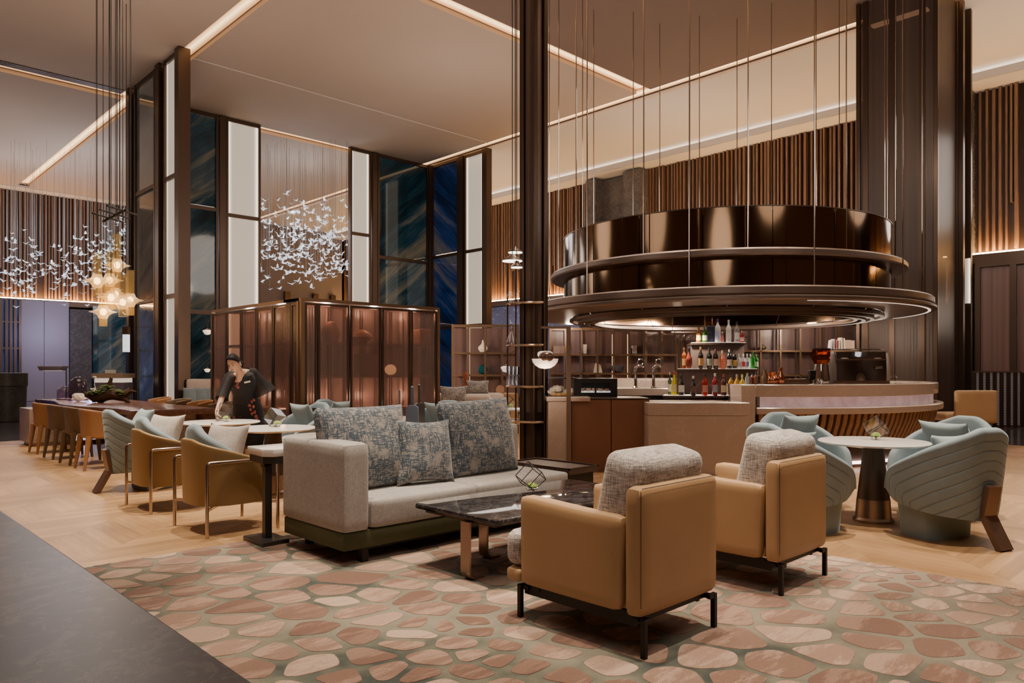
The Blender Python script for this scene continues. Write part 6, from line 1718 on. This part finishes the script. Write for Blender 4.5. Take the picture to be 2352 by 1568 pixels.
def blossom(px, py, d, r):
    c = J(px, py, d)
    for k in range(5):
        a = 2*pi*k/5+rf.random(); mb.ball((c.x+r*.7*cos(a), c.y+rf.uniform(-.003, .003), c.z+r*.9*sin(a)), r*rf.uniform(.45, .9), (.7+.5*abs(cos(a)), .22, .7+.5*abs(sin(a))), 8)
fm_ = plain('red_flower_print', (.50, .13, .11), .7, 0, .7, 30)
for grp_, lb_ in (([(537, 866, 9.58), (541, 870, 9.575), (536, 876, 9.58), (545, 880, 9.595), (543, 886, 9.61), (547, 889, 9.62)], 'red and pink flowers at the neckline'), ([(583, 918, 9.81), (578, 923, 9.8), (582, 934, 9.8), (576, 940, 9.8), (573, 931, 9.79), (585, 946, 9.82), (579, 950, 9.81), (588, 956, 9.83), (590, 962, 9.85)], 'red and pink flowers running down the skirt'), ([(540, 957, 9.86), (547, 959, 9.84), (554, 956, 9.82)], 'red and pink flowers low on the front of the skirt')):
    mb = MB()
    for q_ in grp_: blossom(*q_, .015)
    obj('flower_print', mb, fm_, person, label=lb_)
nt = obj('name_tag', MB(Matrix.Translation(J(568, 877, 9.575)) @ Matrix.Rotation(radians(-12), 4, 'Y')).box(-.04, .04, -.004, .004, -.011, .011, .002, 1), MT['paper'], person)
tg_ = terrarium((0, 0, 0), BARROT+.2, 'glass terrarium held by the waitress on the white table', .15, (40, 15))
tg_.location = CF @ Vector((pX(515, 9.05), 9.05, .716))

# ================= light
def spot(x, y, e, size=60, z=8.8, col=(1, .82, .63), r=.08, blend=.4, tgt=None):
    l = bpy.data.lights.new('downlight', 'SPOT'); l.energy = e; l.spot_size = radians(size); l.spot_blend = blend; l.color = col; l.shadow_soft_size = r
    o = bpy.data.objects.new('downlight', l); C.objects.link(o); o.location = (x, y, z)
    v = (Vector(tgt) if tgt else Vector((x, y, 0)))-Vector((x, y, z)); o.rotation_euler = v.to_track_quat('-Z', 'Y').to_euler(); return o
KE = 1.6; KF = .48
for x, y, e, s, tg in ((2.8, 3.0, 1500, 34, (2.9, 2.6, 0)), (4.6, 4.2, 1500, 34, (4.2, 4.2, 0)), (5.0, 1.6, 1300, 34, (4.9, 1.9, 0)), (1.6, 4.6, 800, 36, (1.5, 4.2, 0)),
                       (7.0, 2.6, 1900, 34, None), (8.4, 1.2, 900, 40, None), (3.4, 6.9, 1700, 34, None), (3.6, 8.9, 1700, 34, None), (1.0, 8.6, 1500, 46, None), (5.2, 8.6, 900, 36, None),
                       (4.1, 13.0, 900, 40, None), (4.1, 15.6, 700, 40, None), (0.8, 13.0, 1100, 50, None), (8.0, 6.8, 900, 34, None), (9.6, 4.2, 900, 36, None), (10.3, 3.0, 900, 40, None), (12.0, 2.4, 800, 45, None), (8.6, 8.8, 700, 36, None)):
    spot(x, y, e*KE, s, tgt=tg)
def area(x, y, z, sx, sy, e, col, tgt):
    l = bpy.data.lights.new('soft_light', 'AREA'); l.shape = 'RECTANGLE'; l.size = sx; l.size_y = sy; l.energy = e; l.color = col
    o = bpy.data.objects.new('soft_light', l); C.objects.link(o); o.location = (x, y, z); v = Vector(tgt)-Vector((x, y, z)); o.rotation_euler = v.to_track_quat('-Z', 'Y').to_euler(); return o
# under the canopy and over the tiers
def pt(v, e, col=(1, .78, .58), r=.1):
    l = bpy.data.lights.new('lamp_and_fill_light', 'POINT'); l.energy = e; l.color = col; l.shadow_soft_size = r
    o = bpy.data.objects.new('lamp_and_fill_light', l); C.objects.link(o); o.location = v
for X, D, e in ((2.5, 10.9, 200), (4.2, 11.1, 230), (5.6, 12.2, 200), (1.6, 11.8, 170)):
    q_ = CF @ Vector((X, D, 0)); spot(q_.x, q_.y, e, 130, 2.13, r=.06)
for X, D, z, e in ((3.4, 15.2, 2.3, 110), (6.2, 15.3, 2.3, 90), (1.2, 15.3, 2.3, 90)): pt(CF @ Vector((X, D, z)), e)
pt((6.8, 11.9, 1.9), 200, r=.2); pt((7.2, 13.0, 1.6), 100, r=.2)
for v_ in CABL: pt(v_, 11, (1, .90, .82), .06)
pt(CF @ Vector((pX(1252, 9.55), 9.4, ZY(835, 9.55)-.2)), 8)
pt(CF @ Vector((pX(258, 12.4), 12.3, 2.3)), 25, (1, .65, .3), .3)
for px, d in ((60, 27), (230, 26), (690, 27)): pt(CF @ Vector((pX(px, d), d, 6.5)), 160, (.8, .88, 1), .8)
pt((8.2, 34.0, 3.0), 300, (.6, .62, 1), .6)
for x, y, z, e in ((1.5, .5, 4.6, 420), (8, 1, 5.4, 300), (2, 8, 5.2, 300), (9.5, 8, 5.6, 350), (4, 15, 5.2, 380), (12, 14, 5.6, 450), (18.5, 4, 5.5, 380), (18.5, 12, 5.5, 420), (18.5, 22, 5.5, 400), (12, 30, 5.5, 420), (2, 27, 5.5, 420), (14, 1, 5.4, 300)):
    pt((x, y, z), e*KF, (1, .875, .765), 1.2)  # added soft fill lamps spread through the room, not fixtures of it
for v_, e_ in (((14.6, 4.4, 5.5), 80), ((14.8, 5.6, 2.2), 60), ((18.8, 3.4, 2.6), 40)): pt(v_, e_*.8, (1, .82, .66), .5)  # unseen lamps added to lighten the big glass column
w = bpy.data.worlds.new('World'); SC.world = w; w.use_nodes = True
w.node_tree.nodes['Background'].inputs[0].default_value = (1, .80, .64, 1); w.node_tree.nodes['Background'].inputs[1].default_value = .10
# ================= camera
cam = bpy.data.cameras.new('camera'); co = bpy.data.objects.new('camera', cam); C.objects.link(co)
cam.sensor_width = 36; cam.lens = 36*FP/2352; cam.shift_y = 64/2352; cam.clip_end = 200; cam.clip_start = .05
co.location = (0, 0, H); co.rotation_euler = (pi/2, 0, -YAW); SC.camera = co
SC.view_settings.view_transform = 'AgX'
try: SC.view_settings.look = 'AgX - Base Contrast'
except Exception: pass
SC.view_settings.exposure = 0.0
SC.cycles.max_bounces = 6; SC.cycles.diffuse_bounces = 3; SC.cycles.glossy_bounces = 3; SC.cycles.transparent_max_bounces = 10; SC.cycles.transmission_bounces = 2; SC.cycles.use_adaptive_sampling = True; SC.cycles.adaptive_threshold = .1; SC.cycles.adaptive_min_samples = 16
SC.cycles.sample_clamp_indirect = 6; SC.cycles.caustics_reflective = False; SC.cycles.caustics_refractive = False
SC.cycles.use_denoising = True
